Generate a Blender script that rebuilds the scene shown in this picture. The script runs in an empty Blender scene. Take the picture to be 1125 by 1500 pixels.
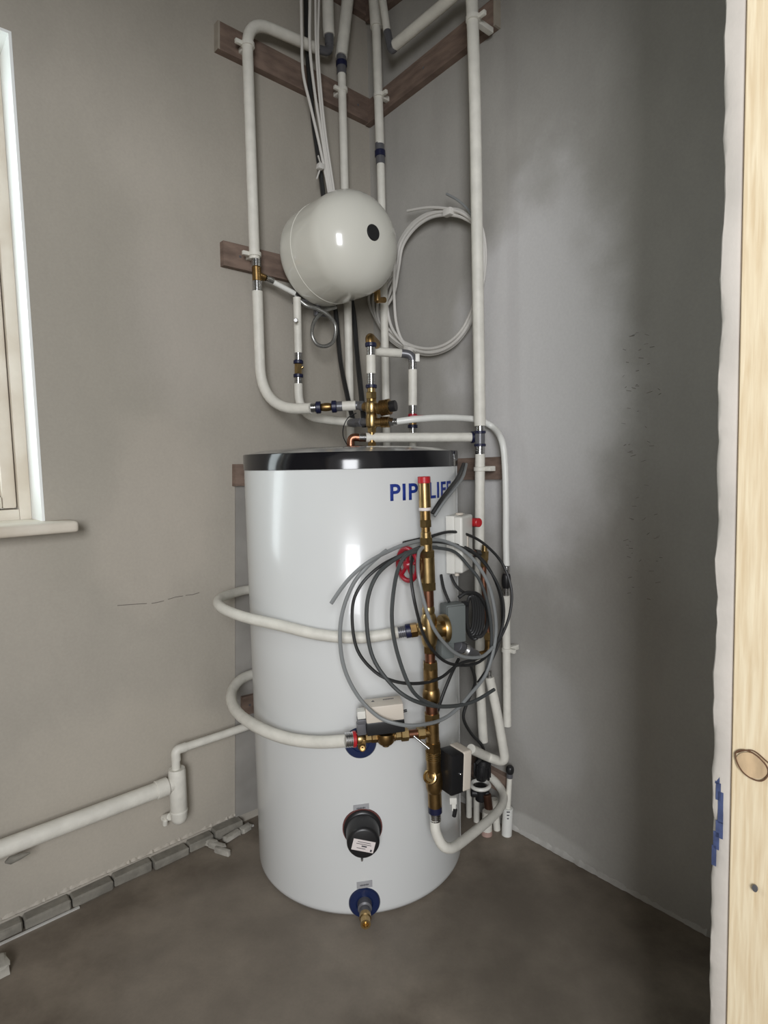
import bpy, bmesh, math, random
from math import sin, cos, tan, atan, atan2, radians, pi, hypot, asin
from mathutils import Vector as V, Matrix
random.seed(7)
SC = bpy.context.scene
COL = SC.collection

# ---------------------------------------------------------------- camera
F = 880.0
PITCH = atan(75 / F); ROLL = radians(1.2)
FW = V((0, cos(PITCH), -sin(PITCH)))
_r = V((1, 0, 0)); _u = V((0, sin(PITCH), cos(PITCH)))
RT = _r * cos(ROLL) - _u * sin(ROLL); UP = _u * cos(ROLL) + _r * sin(ROLL)
CAMZ = 1.0709
C = V((0, 0, CAMZ))
cam = bpy.data.objects.new('camera', bpy.data.cameras.new('camera'))
COL.objects.link(cam)
cam.matrix_world = Matrix(((RT.x, UP.x, -FW.x, 0), (RT.y, UP.y, -FW.y, 0), (RT.z, UP.z, -FW.z, CAMZ), (0, 0, 0, 1)))
cam.data.sensor_fit = 'VERTICAL'; cam.data.sensor_height = 36.0
cam.data.lens = 36.0 * F / 1500.0
cam.data.clip_start = 0.02
SC.camera = cam

# ---------------------------------------------------------------- world, lamps, exposure
w = bpy.data.worlds.new('sky'); SC.world = w; w.use_nodes = True
bg = w.node_tree.nodes['Background']
bg.inputs['Color'].default_value = (1.0, 0.955, 0.89, 1); bg.inputs['Strength'].default_value = 0.5
SC.view_settings.view_transform = 'Standard'; SC.view_settings.look = 'None'
SC.view_settings.gamma = 1.0; SC.view_settings.use_curve_mapping = False
SC.view_settings.exposure = 0.0

# room frame: V1 runs along the left wall to the corner, V2 along the right wall to the corner
V1 = V((0.746644, 0.665224, 0)); V2 = V((-0.655256, 0.755407, 0))
NL = V((0.665224, -0.746644, 0)); NR = V((-0.755407, -0.655256, 0)); Z = V((0, 0, 1))
COR = V((-0.02234, 2.09151, 0))
CEIL = 2.72
TCX, TCY, TR, DT = -0.08382, 1.60772, 0.28, 1.60991
TC = V((TCX, TCY, 0))

def area(name, loc, aim, size, size_y, power, color):
    l = bpy.data.lights.new(name, 'AREA'); l.shape = 'RECTANGLE'; l.size = size; l.size_y = size_y
    l.energy = power; l.color = color
    o = bpy.data.objects.new(name, l); COL.objects.link(o); o.location = loc
    o.rotation_euler = (V(aim) - V(loc)).to_track_quat('-Z', 'Y').to_euler()
    return o
WIN_MID = COR - V1 * 1.62 + Z * 1.48
area('window_daylight', WIN_MID - NL * 0.45, WIN_MID + NL * 0.8 - Z * 0.1, 0.75, 1.1, 22, (0.88, 0.95, 1.0))
area('hall_daylight', (0.03, -1.9, 1.60), (0.0, 1.6, 1.1), 0.85, 1.3, 84, (0.95, 0.965, 1.0))

# ---------------------------------------------------------------- placing helpers
def ray(x, y): return FW * F + RT * (x - 562.5) - UP * (y - 750)
def G(x, y, d):                       # on the sight line, at forward distance d (m)
    r = ray(x, y); return C + r * (d / r.y)
def L(x, y, o=0.0):                   # on the left wall, o metres proud of it
    r = ray(x, y); return C + r * (((COR - C).dot(NL) + o) / r.dot(NL))
def R(x, y, o=0.0):                   # on the right wall
    r = ray(x, y); return C + r * (((COR - C).dot(NR) + o) / r.dot(NR))
def T(x, y, o=0.0):                   # on the tank's skin
    r = ray(x, y); a = r.x ** 2 + r.y ** 2; b = -2 * (r.x * TCX + r.y * TCY); c = TCX ** 2 + TCY ** 2 - (TR + o) ** 2
    q = b * b - 4 * a * c
    t = (-b - math.sqrt(max(q, 0))) / (2 * a); return C + r * t
def TA(az, z, o=0.0):                 # tank azimuth in degrees (0 = toward camera, + right)
    a = radians(az); return V((TCX + (TR + o) * sin(a), TCY - (TR + o) * cos(a), z))
def wpx(px, p): return 0.5 * px * (p - C).dot(FW) / F

# ---------------------------------------------------------------- materials
MATS = {}
def mat(name, col, rough=0.5, metal=0.0, noise=0.0, nscale=20, bump=0.0, bscale=60, spec=0.5, coat=0.0, col2=None, stretch=(1, 1, 1)):
    m = bpy.data.materials.new(name); m.use_nodes = True; nt = m.node_tree; N = nt.nodes; K = nt.links
    b = N['Principled BSDF']
    b.inputs['Base Color'].default_value = (*col, 1); b.inputs['Roughness'].default_value = rough
    b.inputs['Metallic'].default_value = metal; b.inputs['Specular IOR Level'].default_value = spec
    b.inputs['Coat Weight'].default_value = coat
    tc = N.new('ShaderNodeTexCoord'); mp = N.new('ShaderNodeMapping'); K.new(tc.outputs['Object'], mp.inputs[0])
    mp.inputs['Scale'].default_value = stretch
    if noise or col2:
        n = N.new('ShaderNodeTexNoise'); n.inputs['Scale'].default_value = nscale; n.inputs['Detail'].default_value = 5
        K.new(mp.outputs[0], n.inputs['Vector'])
        r = N.new('ShaderNodeValToRGB'); r.color_ramp.elements[0].position = 0.35; r.color_ramp.elements[1].position = 0.68
        c2 = col2 or tuple(c * (1 - noise) for c in col)
        r.color_ramp.elements[0].color = (*c2, 1); r.color_ramp.elements[1].color = (*col, 1)
        K.new(n.outputs['Fac'], r.inputs[0]); K.new(r.outputs[0], b.inputs['Base Color'])
    if bump:
        n2 = N.new('ShaderNodeTexNoise'); n2.inputs['Scale'].default_value = bscale; n2.inputs['Detail'].default_value = 6
        K.new(mp.outputs[0], n2.inputs['Vector'])
        bp = N.new('ShaderNodeBump'); bp.inputs['Strength'].default_value = bump; bp.inputs['Distance'].default_value = 0.004
        K.new(n2.outputs['Fac'], bp.inputs['Height']); K.new(bp.outputs[0], b.inputs['Normal'])
    MATS[name] = m; return m
M_LAG = mat('white_pipe_cover', (0.70, 0.68, 0.61), 0.5, noise=0.12, nscale=30, bump=0.25, bscale=90)
M_PIPE = mat('white_plastic_pipe', (0.72, 0.72, 0.68), 0.35, noise=0.06)
M_TANK = mat('white_enamel_steel', (0.63, 0.64, 0.63), 0.24, noise=0.03, nscale=3, coat=0.15)
M_VESSEL = mat('cream_enamel', (0.66, 0.65, 0.58), 0.18, coat=0.4)
M_BAND = mat('gloss_black_band', (0.006, 0.006, 0.008), 0.12)
M_LID = mat('grey_lid', (0.30, 0.30, 0.29), 0.15)
M_BLUE = mat('navy_plastic', (0.005, 0.014, 0.062), 0.35)
M_BLUEF = mat('navy_ring', (0.008, 0.01, 0.038), 0.4)
M_LOGO = mat('blue_print', (0.01, 0.03, 0.21), 0.4)
M_BRASS = mat('brass', (0.50, 0.355, 0.165), 0.32, 1.0, noise=0.25, nscale=60)
M_BRASS2 = mat('dull_brass', (0.36, 0.23, 0.095), 0.36, 1.0, noise=0.3, nscale=60)
M_COP = mat('copper', (0.34, 0.16, 0.10), 0.36, 1.0, noise=0.3, nscale=50)
M_CHROME = mat('steel_sleeve', (0.55, 0.55, 0.55), 0.2, 1.0)
M_GREYF = mat('grey_fitting', (0.13, 0.13, 0.14), 0.35, 0.3)
M_BLACK = mat('black_plastic', (0.012, 0.012, 0.013), 0.35)
M_RUB = mat('black_cable', (0.018, 0.018, 0.018), 0.45)
M_GCAB = mat('grey_cable', (0.22, 0.23, 0.23), 0.4)
M_DCAB = mat('dark_grey_cable', (0.06, 0.065, 0.065), 0.4)
M_WCAB = mat('white_cable', (0.62, 0.60, 0.56), 0.5)
M_GBOX = mat('grey_box', (0.14, 0.155, 0.15), 0.45)
M_WBOX = mat('white_box', (0.66, 0.65, 0.60), 0.4)
M_PALE = mat('beige_cover', (0.60, 0.54, 0.46), 0.45)
M_RED = mat('red_plastic', (0.42, 0.015, 0.02), 0.35)
M_REDW = mat('red_wheel', (0.30, 0.008, 0.02), 0.3)
M_LABEL = mat('silver_label', (0.33, 0.33, 0.34), 0.4)
M_INK = mat('dark_print', (0.05, 0.05, 0.06), 0.5)
M_STICK = mat('white_sticker', (0.68, 0.62, 0.60), 0.5)
M_BATTEN = mat('brown_batten', (0.22, 0.155, 0.12), 0.8, noise=0.4, nscale=14, bump=0.3, col2=(0.13, 0.09, 0.07), stretch=(1, 1, 4))
M_BATEND = mat('pale_end_grain', (0.36, 0.32, 0.26), 0.8, noise=0.2)
M_CREAM = mat('old_cream_paint', (0.68, 0.635, 0.55), 0.5, col2=(0.56, 0.50, 0.41), nscale=9, bump=0.2, bscale=30)
M_REVEAL = mat('white_reveal', (0.80, 0.82, 0.80), 0.6)
M_BRICK = mat('grey_block', (0.24, 0.225, 0.19), 0.9, noise=0.35, nscale=25, bump=0.5)
M_OFFCUT = mat('pale_plaster', (0.42, 0.40, 0.35), 0.9, noise=0.3, nscale=30, bump=0.5)
M_FOIL = mat('bright_metal_edge', (0.85, 0.85, 0.83), 0.3, 0.6)
M_TRAY = mat('grey_board', (0.30, 0.285, 0.26), 0.8, noise=0.2, nscale=10)
M_BRAID = mat('braided_steel', (0.42, 0.42, 0.40), 0.35, 0.8, noise=0.4, nscale=400)
M_GLASS = bpy.data.materials.new('frosted_glass'); M_GLASS.use_nodes = True
_n = M_GLASS.node_tree; _b = _n.nodes['Principled BSDF']; _b.inputs['Roughness'].default_value = 0.1; _b.inputs['Base Color'].default_value = (0.7, 0.73, 0.72, 1)
_t = _n.nodes.new('ShaderNodeBsdfTransparent'); _t.inputs[0].default_value = (0.95, 0.97, 0.96, 1); _m = _n.nodes.new('ShaderNodeMixShader'); _m.inputs[0].default_value = 0.12
_n.links.new(_t.outputs[0], _m.inputs[1]); _n.links.new(_b.outputs[0], _m.inputs[2]); _n.links.new(_m.outputs[0], _n.nodes['Material Output'].inputs[0])

def pine():
    m = bpy.data.materials.new('pine'); m.use_nodes = True; nt = m.node_tree; N = nt.nodes; K = nt.links
    b = N['Principled BSDF']; b.inputs['Roughness'].default_value = 0.6
    tc = N.new('ShaderNodeTexCoord'); mp = N.new('ShaderNodeMapping'); mp.inputs['Scale'].default_value = (1, 1, 0.06)
    K.new(tc.outputs['Object'], mp.inputs[0])
    wv = N.new('ShaderNodeTexNoise'); wv.inputs['Scale'].default_value = 210; wv.inputs['Detail'].default_value = 3
    wv.inputs['Distortion'].default_value = 0.3
    K.new(mp.outputs[0], wv.inputs['Vector'])
    r = N.new('ShaderNodeValToRGB'); r.color_ramp.elements[0].position = 0.3; r.color_ramp.elements[1].position = 0.7
    r.color_ramp.elements[0].color = (0.66, 0.52, 0.33, 1); r.color_ramp.elements[1].color = (0.80, 0.69, 0.49, 1)
    K.new(wv.outputs['Fac'], r.inputs[0])
    n2 = N.new('ShaderNodeTexNoise'); n2.inputs['Scale'].default_value = 3; K.new(tc.outputs['Object'], n2.inputs['Vector'])
    mx = N.new('ShaderNodeMix'); mx.data_type = 'RGBA'; mx.blend_type = 'MULTIPLY'; mx.inputs[0].default_value = 0.35
    K.new(r.outputs[0], mx.inputs[6]); K.new(n2.outputs['Color'], mx.inputs[7])
    K.new(r.outputs[0], b.inputs['Base Color'])
    bp = N.new('ShaderNodeBump'); bp.inputs['Strength'].default_value = 0.15; bp.inputs['Distance'].default_value = 0.002
    K.new(wv.outputs['Fac'], bp.inputs['Height']); K.new(bp.outputs[0], b.inputs['Normal'])
    return m
M_PINE = pine()
M_KNOT = mat('knot_wood', (0.66, 0.48, 0.29), 0.6, noise=0.35, nscale=60, stretch=(1, 1, 0.4))
M_KRING = mat('knot_bark', (0.12, 0.06, 0.03), 0.8)

def plaster(name, base, dark, blots=(), lo=0.35, hi=0.7, sc1=2.2):
    """skim plaster; blots = (centre xyz, radii (xy, z), colour, strength) soft patches of tone; some on the right wall are light put into the colour"""
    m = bpy.data.materials.new(name); m.use_nodes = True; nt = m.node_tree; N = nt.nodes; K = nt.links
    b = N['Principled BSDF']; b.inputs['Roughness'].default_value = 0.62; b.inputs['Specular IOR Level'].default_value = 0.35
    g = N.new('ShaderNodeNewGeometry')
    n1 = N.new('ShaderNodeTexNoise'); n1.inputs['Scale'].default_value = sc1; n1.inputs['Detail'].default_value = 6; n1.inputs['Roughness'].default_value = 0.6
    mp = N.new('ShaderNodeMapping'); mp.inputs['Scale'].default_value = (1, 1, 0.55)
    K.new(g.outputs['Position'], mp.inputs[0]); K.new(mp.outputs[0], n1.inputs['Vector'])
    r = N.new('ShaderNodeValToRGB'); r.color_ramp.elements[0].position = lo; r.color_ramp.elements[1].position = hi
    r.color_ramp.elements[0].color = (*dark, 1); r.color_ramp.elements[1].color = (*base, 1)
    K.new(n1.outputs['Fac'], r.inputs[0]); out = r.outputs[0]
    nd = N.new('ShaderNodeTexNoise'); nd.inputs['Scale'].default_value = 4.5; nd.inputs['Detail'].default_value = 5
    K.new(g.outputs['Position'], nd.inputs['Vector'])
    for (c, rad, colr, st) in blots:
        sb = N.new('ShaderNodeVectorMath'); sb.operation = 'SUBTRACT'; sb.inputs[1].default_value = c; K.new(g.outputs['Position'], sb.inputs[0])
        dv = N.new('ShaderNodeVectorMath'); dv.operation = 'DIVIDE'; dv.inputs[1].default_value = (rad[0], rad[0], rad[1]); K.new(sb.outputs[0], dv.inputs[0])
        ln = N.new('ShaderNodeVectorMath'); ln.operation = 'LENGTH'; K.new(dv.outputs[0], ln.inputs[0])
        ma = N.new('ShaderNodeMath'); ma.operation = 'MULTIPLY_ADD'; ma.inputs[1].default_value = 1.1
        K.new(nd.outputs['Fac'], ma.inputs[0]); K.new(ln.outputs['Value'], ma.inputs[2])
        mr = N.new('ShaderNodeMapRange'); mr.interpolation_type = 'SMOOTHSTEP'
        mr.inputs['From Min'].default_value = 1.75; mr.inputs['From Max'].default_value = 1.2
        mr.inputs['To Min'].default_value = 0; mr.inputs['To Max'].default_value = st
        K.new(ma.outputs[0], mr.inputs['Value'])
        mx = N.new('ShaderNodeMix'); mx.data_type = 'RGBA'; K.new(mr.outputs['Result'], mx.inputs[0])
        K.new(out, mx.inputs[6]); mx.inputs[7].default_value = (*colr, 1); out = mx.outputs[2]
    ng = N.new('ShaderNodeTexNoise'); ng.inputs['Scale'].default_value = 160; ng.inputs['Detail'].default_value = 3
    K.new(g.outputs['Position'], ng.inputs['Vector'])
    mg = N.new('ShaderNodeMapRange'); mg.inputs['From Min'].default_value = 0.3; mg.inputs['From Max'].default_value = 0.7
    mg.inputs['To Min'].default_value = 0.965; mg.inputs['To Max'].default_value = 1.025; K.new(ng.outputs['Fac'], mg.inputs['Value'])
    sc = N.new('ShaderNodeVectorMath'); sc.operation = 'SCALE'; K.new(out, sc.inputs[0]); K.new(mg.outputs[0], sc.inputs['Scale'])
    K.new(sc.outputs[0], b.inputs['Base Color'])
    nb = N.new('ShaderNodeTexNoise'); nb.inputs['Scale'].default_value = 7; nb.inputs['Detail'].default_value = 8
    K.new(mp.outputs[0], nb.inputs['Vector'])
    bp = N.new('ShaderNodeBump'); bp.inputs['Strength'].default_value = 0.25; bp.inputs['Distance'].default_value = 0.01
    K.new(nb.outputs['Fac'], bp.inputs['Height']); K.new(bp.outputs[0], b.inputs['Normal'])
    return m
def tp(v): return (v.x, v.y, v.z)
M_WL = plaster('skim_plaster_left', (0.42, 0.385, 0.33), (0.335, 0.31, 0.265),
               [(tp(L(110, 520)), (0.20, 0.55), (0.34, 0.315, 0.265), 0.5), (tp(L(230, 760)), (0.16, 0.25), (0.46, 0.415, 0.355), 0.45), (tp(L(190, 1150)), (0.30, 0.25), (0.45, 0.41, 0.345), 0.5), (tp(L(300, 480)), (0.25, 0.22), (0.43, 0.395, 0.35), 0.4)])
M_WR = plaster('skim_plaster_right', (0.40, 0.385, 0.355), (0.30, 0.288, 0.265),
               [(tp(R(780, 560)), (0.27, 0.55), (0.56, 0.55, 0.54), 0.95),  # pool of doorway light painted into the plaster as a paler patch
                (tp(R(800, 1060)), (0.13, 0.20), (0.44, 0.43, 0.41), 0.7),  # lower lit area of the wall, likewise painted as lighter plaster
                (tp(R(800, 1225)), (0.16, 0.03), (0.46, 0.45, 0.42), 0.7)])
M_WF = plaster('skim_plaster_front', (0.40, 0.385, 0.36), (0.34, 0.325, 0.30))
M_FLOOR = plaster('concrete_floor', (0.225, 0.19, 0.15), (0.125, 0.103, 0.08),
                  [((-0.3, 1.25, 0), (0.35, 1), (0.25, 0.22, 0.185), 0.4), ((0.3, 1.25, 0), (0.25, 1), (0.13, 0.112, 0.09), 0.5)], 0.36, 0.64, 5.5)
M_CEIL = plaster('ceiling_plaster', (0.30, 0.29, 0.27), (0.24, 0.23, 0.21))
M_EDGE = mat('chipped_plaster_edge', (0.54, 0.50, 0.45), 0.8, noise=0.15, nscale=8, bump=0.4, bscale=40)
M_BPAINT = mat('blue_paint_mark', (0.07, 0.095, 0.21), 0.6, noise=0.4, nscale=60)

# ---------------------------------------------------------------- mesh helpers
def org(o):
    p = V((0, 0, 0))
    while o: p += o.location; o = o.parent
    return p
def mk(name, geo, m, parent=None, smooth=True, angle=40):
    vs, fs = geo
    if parent is None:
        lo = V([min(v[i] for v in vs) for i in range(3)]); hi = V([max(v[i] for v in vs) for i in range(3)])
        o_ = V(((lo.x + hi.x) / 2, (lo.y + hi.y) / 2, lo.z)); base = o_
    else: base = org(parent); o_ = V((0, 0, 0))
    me = bpy.data.meshes.new(name); me.from_pydata([V(v) - base for v in vs], [], fs); me.validate(); me.update()
    bm = bmesh.new(); bm.from_mesh(me); bmesh.ops.recalc_face_normals(bm, faces=bm.faces); bm.to_mesh(me); bm.free()
    if smooth:
        me.polygons.foreach_set('use_smooth', [True] * len(me.polygons)); me.set_sharp_from_angle(angle=radians(angle))
    me.materials.append(m)
    o = bpy.data.objects.new(name, me); COL.objects.link(o); o.location = o_
    if parent: o.parent = parent
    return o
def tag(o, label, cat, group=None):
    o['label'] = label; o['category'] = cat
    if group: o['group'] = group
    return o
def thing(name, label, cat, loc, group=None):
    o = bpy.data.objects.new(name, None); o.empty_display_size = 0.05; COL.objects.link(o); o.location = V(loc)
    return tag(o, label, cat, group)
def struct(name, geo, m, parent=None, smooth=False):
    o = mk(name, geo, m, parent, smooth)
    if parent is None: o['kind'] = 'structure'
    return o
def join(*gs):
    vs, fs = [], []
    for v, f in gs:
        n = len(vs); vs += list(v); fs += [tuple(i + n for i in q) for q in f]
    return vs, fs
def frame(d):
    d = d.normalized(); a = V((0, 0, 1)) if abs(d.z) < 0.9 else V((1, 0, 0))
    u = d.cross(a).normalized(); return d, u, d.cross(u).normalized()
def cat(pts, k=8, closed=False):
    n = len(pts); out = []
    rng = range(n if closed else n - 1)
    for i in rng:
        g = (lambda j: pts[j % n]) if closed else (lambda j: pts[max(0, min(n - 1, j))])
        p0, p1, p2, p3 = g(i - 1), g(i), g(i + 1), g(i + 2)
        for s in range(k):
            t = s / k
            out.append(0.5 * ((2 * p1) + (p2 - p0) * t + (2 * p0 - 5 * p1 + 4 * p2 - p3) * t * t + (3 * p1 - p0 - 3 * p2 + p3) * t ** 3))
    if not closed: out.append(pts[-1].copy())
    return out
def fillet(pts, rads=0.05, k=8):
    if not isinstance(rads, (list, tuple)): rads = [rads] * len(pts)
    out = [pts[0]]
    for i in range(1, len(pts) - 1):
        a, b, c = pts[i - 1], pts[i], pts[i + 1]
        r = min(rads[i], (a - b).length * 0.49 if i > 1 else (a - b).length * 0.95, (c - b).length * 0.49 if i < len(pts) - 2 else (c - b).length * 0.95)
        p, q = b + (a - b).normalized() * r, b + (c - b).normalized() * r
        for s in range(k + 1):
            t = s / k; out.append(p * (1 - t) ** 2 + b * 2 * t * (1 - t) + q * t * t)
    out.append(pts[-1]); return out
def tube(path, r, n=12, closed=False):
    vs, fs = [], []; m = len(path)
    rr = r if isinstance(r, (list, tuple)) else [r] * m
    if len(rr) != m: rr = [rr[min(int(i * len(rr) / m), len(rr) - 1)] for i in range(m)]
    u = None
    for i, p in enumerate(path):
        if closed: t = path[(i + 1) % m] - path[i - 1]
        else: t = path[min(i + 1, m - 1)] - path[max(i - 1, 0)]
        if t.length < 1e-7: t = V((0, 0, 1))
        t.normalize()
        if u is None: _, u, _2 = frame(t)
        else:
            u = u - t * u.dot(t); u.normalize()
        v = t.cross(u)
        for k in range(n):
            a = 2 * pi * k / n; vs.append(p + (u * cos(a) + v * sin(a)) * rr[i])
    for i in range(m if closed else m - 1):
        for k in range(n):
            j = (i + 1) % m; fs.append((i * n + k, i * n + (k + 1) % n, j * n + (k + 1) % n, j * n + k))
    if not closed:
        fs.append(tuple(range(n - 1, -1, -1))); fs.append(tuple((m - 1) * n + k for k in range(n)))
    return vs, fs
def lathe(p0, d, prof, n=24, flat=None):
    """prof = [(s, r)] along d from p0; flat=6 gives a hexagon"""
    d, u, v = frame(d); n = flat or n; vs, fs = [], []; rings = []
    for s, r in prof:
        if r < 1e-6: rings.append([len(vs)]); vs.append(p0 + d * s)
        else:
            rings.append(list(range(len(vs), len(vs) + n)))
            for k in range(n):
                a = 2 * pi * k / n; vs.append(p0 + d * s + (u * cos(a) + v * sin(a)) * r)
    for a, b in zip(rings, rings[1:]):
        for k in range(n):
            k2 = (k + 1) % n
            if len(a) == 1 and len(b) == 1: continue
            if len(a) == 1: fs.append((a[0], b[k2], b[k]))
            elif len(b) == 1: fs.append((a[k], a[k2], b[0]))
            else: fs.append((a[k], a[k2], b[k2], b[k]))
    if len(rings[0]) > 1: fs.append(tuple(reversed(rings[0])))
    if len(rings[-1]) > 1: fs.append(tuple(rings[-1]))
    return vs, fs
def box(c, ax, ay, az, sx, sy, sz, bev=0.0, seg=2):
    """centre c, unit axes, full sizes"""
    bm = bmesh.new(); bmesh.ops.create_cube(bm, size=1)
    for v in bm.verts: v.co = V((v.co.x * sx, v.co.y * sy, v.co.z * sz))
    if bev: bmesh.ops.bevel(bm, geom=list(bm.edges), offset=bev, segments=seg, affect='EDGES', profile=0.6)
    bm.verts.ensure_lookup_table(); bm.verts.index_update()
    vs = [c + ax * v.co.x + ay * v.co.y + az * v.co.z for v in bm.verts]; fs = [tuple(v.index for v in f.verts) for f in bm.faces]
    bm.free(); return vs, fs
def slab(q, n, th):
    """quad q (4 world points) extruded by th along n"""
    vs = [V(p) for p in q] + [V(p) + n * th for p in q]
    return vs, [(0, 1, 2, 3), (7, 6, 5, 4), (0, 4, 5, 1), (1, 5, 6, 2), (2, 6, 7, 3), (3, 7, 4, 0)]
def bar(a, b, r, n=12, bev=0.15):
    d = b - a; l = d.length; e = min(r * bev, l * 0.3)
    return lathe(a, d, [(0, r - e), (e, r), (l - e, r), (l, r - e)], n)
def stack(root, p0, p1, items, t0, t1):
    """items: (name, material, from, to, radius m or (r0, r1), style) measured on the t0..t1 scale between p0 and p1"""
    d = p1 - p0; ln = d.length; d.normalize(); out = []
    for it in items:
        name, m, a, b, r = it[:5]; st = it[5] if len(it) > 5 else 'c'
        s0 = (a - t0) / (t1 - t0) * ln; s1 = (b - t0) / (t1 - t0) * ln
        r0, r1 = (r if isinstance(r, tuple) else (r, r)); q = p0 + d * s0; l = abs(s1 - s0); dd = d if s1 >= s0 else -d
        e = min(0.0012, l * 0.25)
        if st == 'h': g = lathe(q, dd, [(0, r0 * .93), (e, r0), (l - e, r1), (l, r1 * .93)], flat=6)
        elif st == 'b': g = lathe(q, dd, [(l * k / 10, r1 * 0.62 + (r0 - r1 * 0.62) * math.sqrt(max(0, 1 - (2 * k / 10 - 1) ** 2))) for k in range(11)], 20)
        elif st == 'r':
            pr = []; k = max(2, int(l / 0.004))
            for i in range(k):
                s = l * i / k; h = l / k; pr += [(s, r0 * 0.9), (s + h * .2, r0), (s + h * .7, r0), (s + h * .9, r0 * 0.9)]
            g = lathe(q, dd, pr, 20)
        else: g = lathe(q, dd, [(0, r0 - e), (e, r0), (l - e, r1), (l, r1 - e)], 20)
        out.append(mk(name, g, m, root, angle=(35 if st != 'h' else 20)))
    return out
def clip(root, p, n, side, r, reach):
    """plastic pipe clip: ring about the pipe, foot back to the batten, ear to one side"""
    g = lathe(p - Z * 0.006, Z, [(0, r * 1.0), (0.001, r * 1.22), (0.011, r * 1.22), (0.012, r * 1.0)], 18)
    g2 = box(p - n * (reach / 2 + r * .5), side, n, Z, 0.016, reach, 0.014, 0.002)
    g3 = box(p + side * (r * 1.5) - n * r * .3, side, n, Z, r * 1.7, 0.010, 0.011, 0.002)
    return mk('clip', join(g, g2, g3), M_LAG, root)
def pipe(name, label, path, r, m=None, n=14, part='tube'):
    root = thing(name, label, 'pipe', V((path[0].x, path[0].y, min(p.z for p in path))))
    mk(part, tube(path, r, n), m or M_LAG, root); return root
def sub(root, path, r, m=None, n=14, name='tube'): return mk(name, tube(path, r, n), m or M_LAG, root)

# ================================================================ SETTING
# floor (runs out through the doorway)
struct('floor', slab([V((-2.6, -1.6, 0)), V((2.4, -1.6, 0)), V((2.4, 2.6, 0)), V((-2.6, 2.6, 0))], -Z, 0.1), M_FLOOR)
# doorway corner, from the photo; the wall with the doorway is parallel to the left wall
J = G(1040, 1100, 0.70); J.z = 0
SR = (J - COR).dot(-V2)                       # where the front wall meets the right wall, measured from the corner
SL = 2.45                                     # length of left wall from the corner
TH = 0.12
def LP(s, o, z): return COR - V1 * s + NL * o + Z * z     # along left wall from the corner, proud, up
def RP(s, o, z): return COR - V2 * s + NR * o + Z * z
# window opening in the left wall
def s_of(p): return (COR - p).dot(V1)
WS0 = (s_of(L(64, 758)) + s_of(L(19, 60))) / 2
WZ0 = L(62, 764).z; WZ1 = L(10, 44).z; WW = 0.80; WS1 = WS0 + WW; RD = 0.175
def wallbox(s0, s1, z0, z1, th=0.22):
    return slab([LP(s0, 0, z0), LP(s1, 0, z0), LP(s1, 0, z1), LP(s0, 0, z1)], -NL, th)
struct('wall_left', join(wallbox(-0.25, WS0, 0, CEIL), wallbox(WS1, SL, 0, CEIL), wallbox(WS0, WS1, 0, WZ0), wallbox(WS0, WS1, WZ1, CEIL)), M_WL)
WALL_L = bpy.data.objects['wall_left']
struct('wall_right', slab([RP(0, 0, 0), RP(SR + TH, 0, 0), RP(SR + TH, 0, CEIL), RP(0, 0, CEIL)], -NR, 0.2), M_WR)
struct('ceiling', slab([V((-2.6, -0.3, CEIL)), V((2.2, -0.3, CEIL)), V((2.2, 2.6, CEIL)), V((-2.6, 2.6, CEIL))], Z, 0.1), M_CEIL)
struct('wall_back', slab([LP(SL, -0.22, 0), LP(SL, SR + TH, 0), LP(SL, SR + TH, CEIL), LP(SL, -0.22, CEIL)], -V1, 0.15), M_WL)
# front wall: plaster skin from the doorway to the right wall, and on the other side of a 1.0 m opening
JT = G(1062, 0, 0.70); JB = G(1036.5, 1500, 0.70)
lean = (JT - JB) / (JT.z - JB.z)              # the lining is slightly out of plumb
def JP(a, b, z):                              # a along V1 from the corner of the doorway, b outward (away from room)
    base = JB + lean * (z - JB.z); return base + V1 * a - V2 * b
jr = random.Random(3)
def edge_strip():
    vs, fs = [], []; n = 180; sec = [(0.05, 0.0), (0.004, 0.0), (0.0008, 0.002), (0.0, 0.006), (0.0, 0.0165), (0.0015, 0.0195), (0.05, 0.0195)]
    off = 0
    for i in range(n + 1):
        z = 2.75 * i / n; off = off * 0.7 + jr.uniform(-0.0011, 0.0011)
        for k, (a, b) in enumerate(sec):
            w_ = 1 if k in (1, 2, 3) else 0.25 if k == 4 else 0
            vs.append(JP(a + off * w_ + (jr.uniform(-0.0008, 0.0008) if w_ else 0), b + off * w_, z))
    m = len(sec)
    for i in range(n):
        for k in range(m - 1): fs.append((i * m + k, i * m + k + 1, (i + 1) * m + k + 1, (i + 1) * m + k))
        fs.append((i * m + m - 1, i * m, (i + 1) * m, (i + 1) * m + m - 1))
    fs.append(tuple(range(m))); fs.append(tuple(n * m + k for k in range(m)))
    return vs, fs
RUN = (RP(SR, 0, 0) - JP(0, 0, 0)).dot(V1) + 0.02
OPEN = 1.75
fw = struct('wall_front', join(slab([JP(0.05, 0, 0), JP(RUN, 0, 0), JP(RUN, 0, 2.75), JP(0.05, 0, 2.75)], -V2, 0.0195),
            slab([JP(0.05, 0.02, 0), JP(RUN, 0.02, 0), JP(RUN, 0.02, 2.75), JP(0.05, 0.02, 2.75)], -V2, 0.09),
            slab([JP(0.06, 0, 2.03), JP(-OPEN - .01, 0, 2.03), JP(-OPEN - .01, 0, 2.75), JP(0.06, 0, 2.75)], -V2, 0.10),
            slab([JP(-OPEN, 0, 0), JP(-OPEN - 1.2, 0, 0), JP(-OPEN - 1.2, 0, 2.75), JP(-OPEN, 0, 2.75)], -V2, 0.11)), M_WF)
e = mk('plaster_edge', edge_strip(), M_EDGE, fw); e['label'] = 'chipped pale plaster edge beside the pine jamb'
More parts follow.
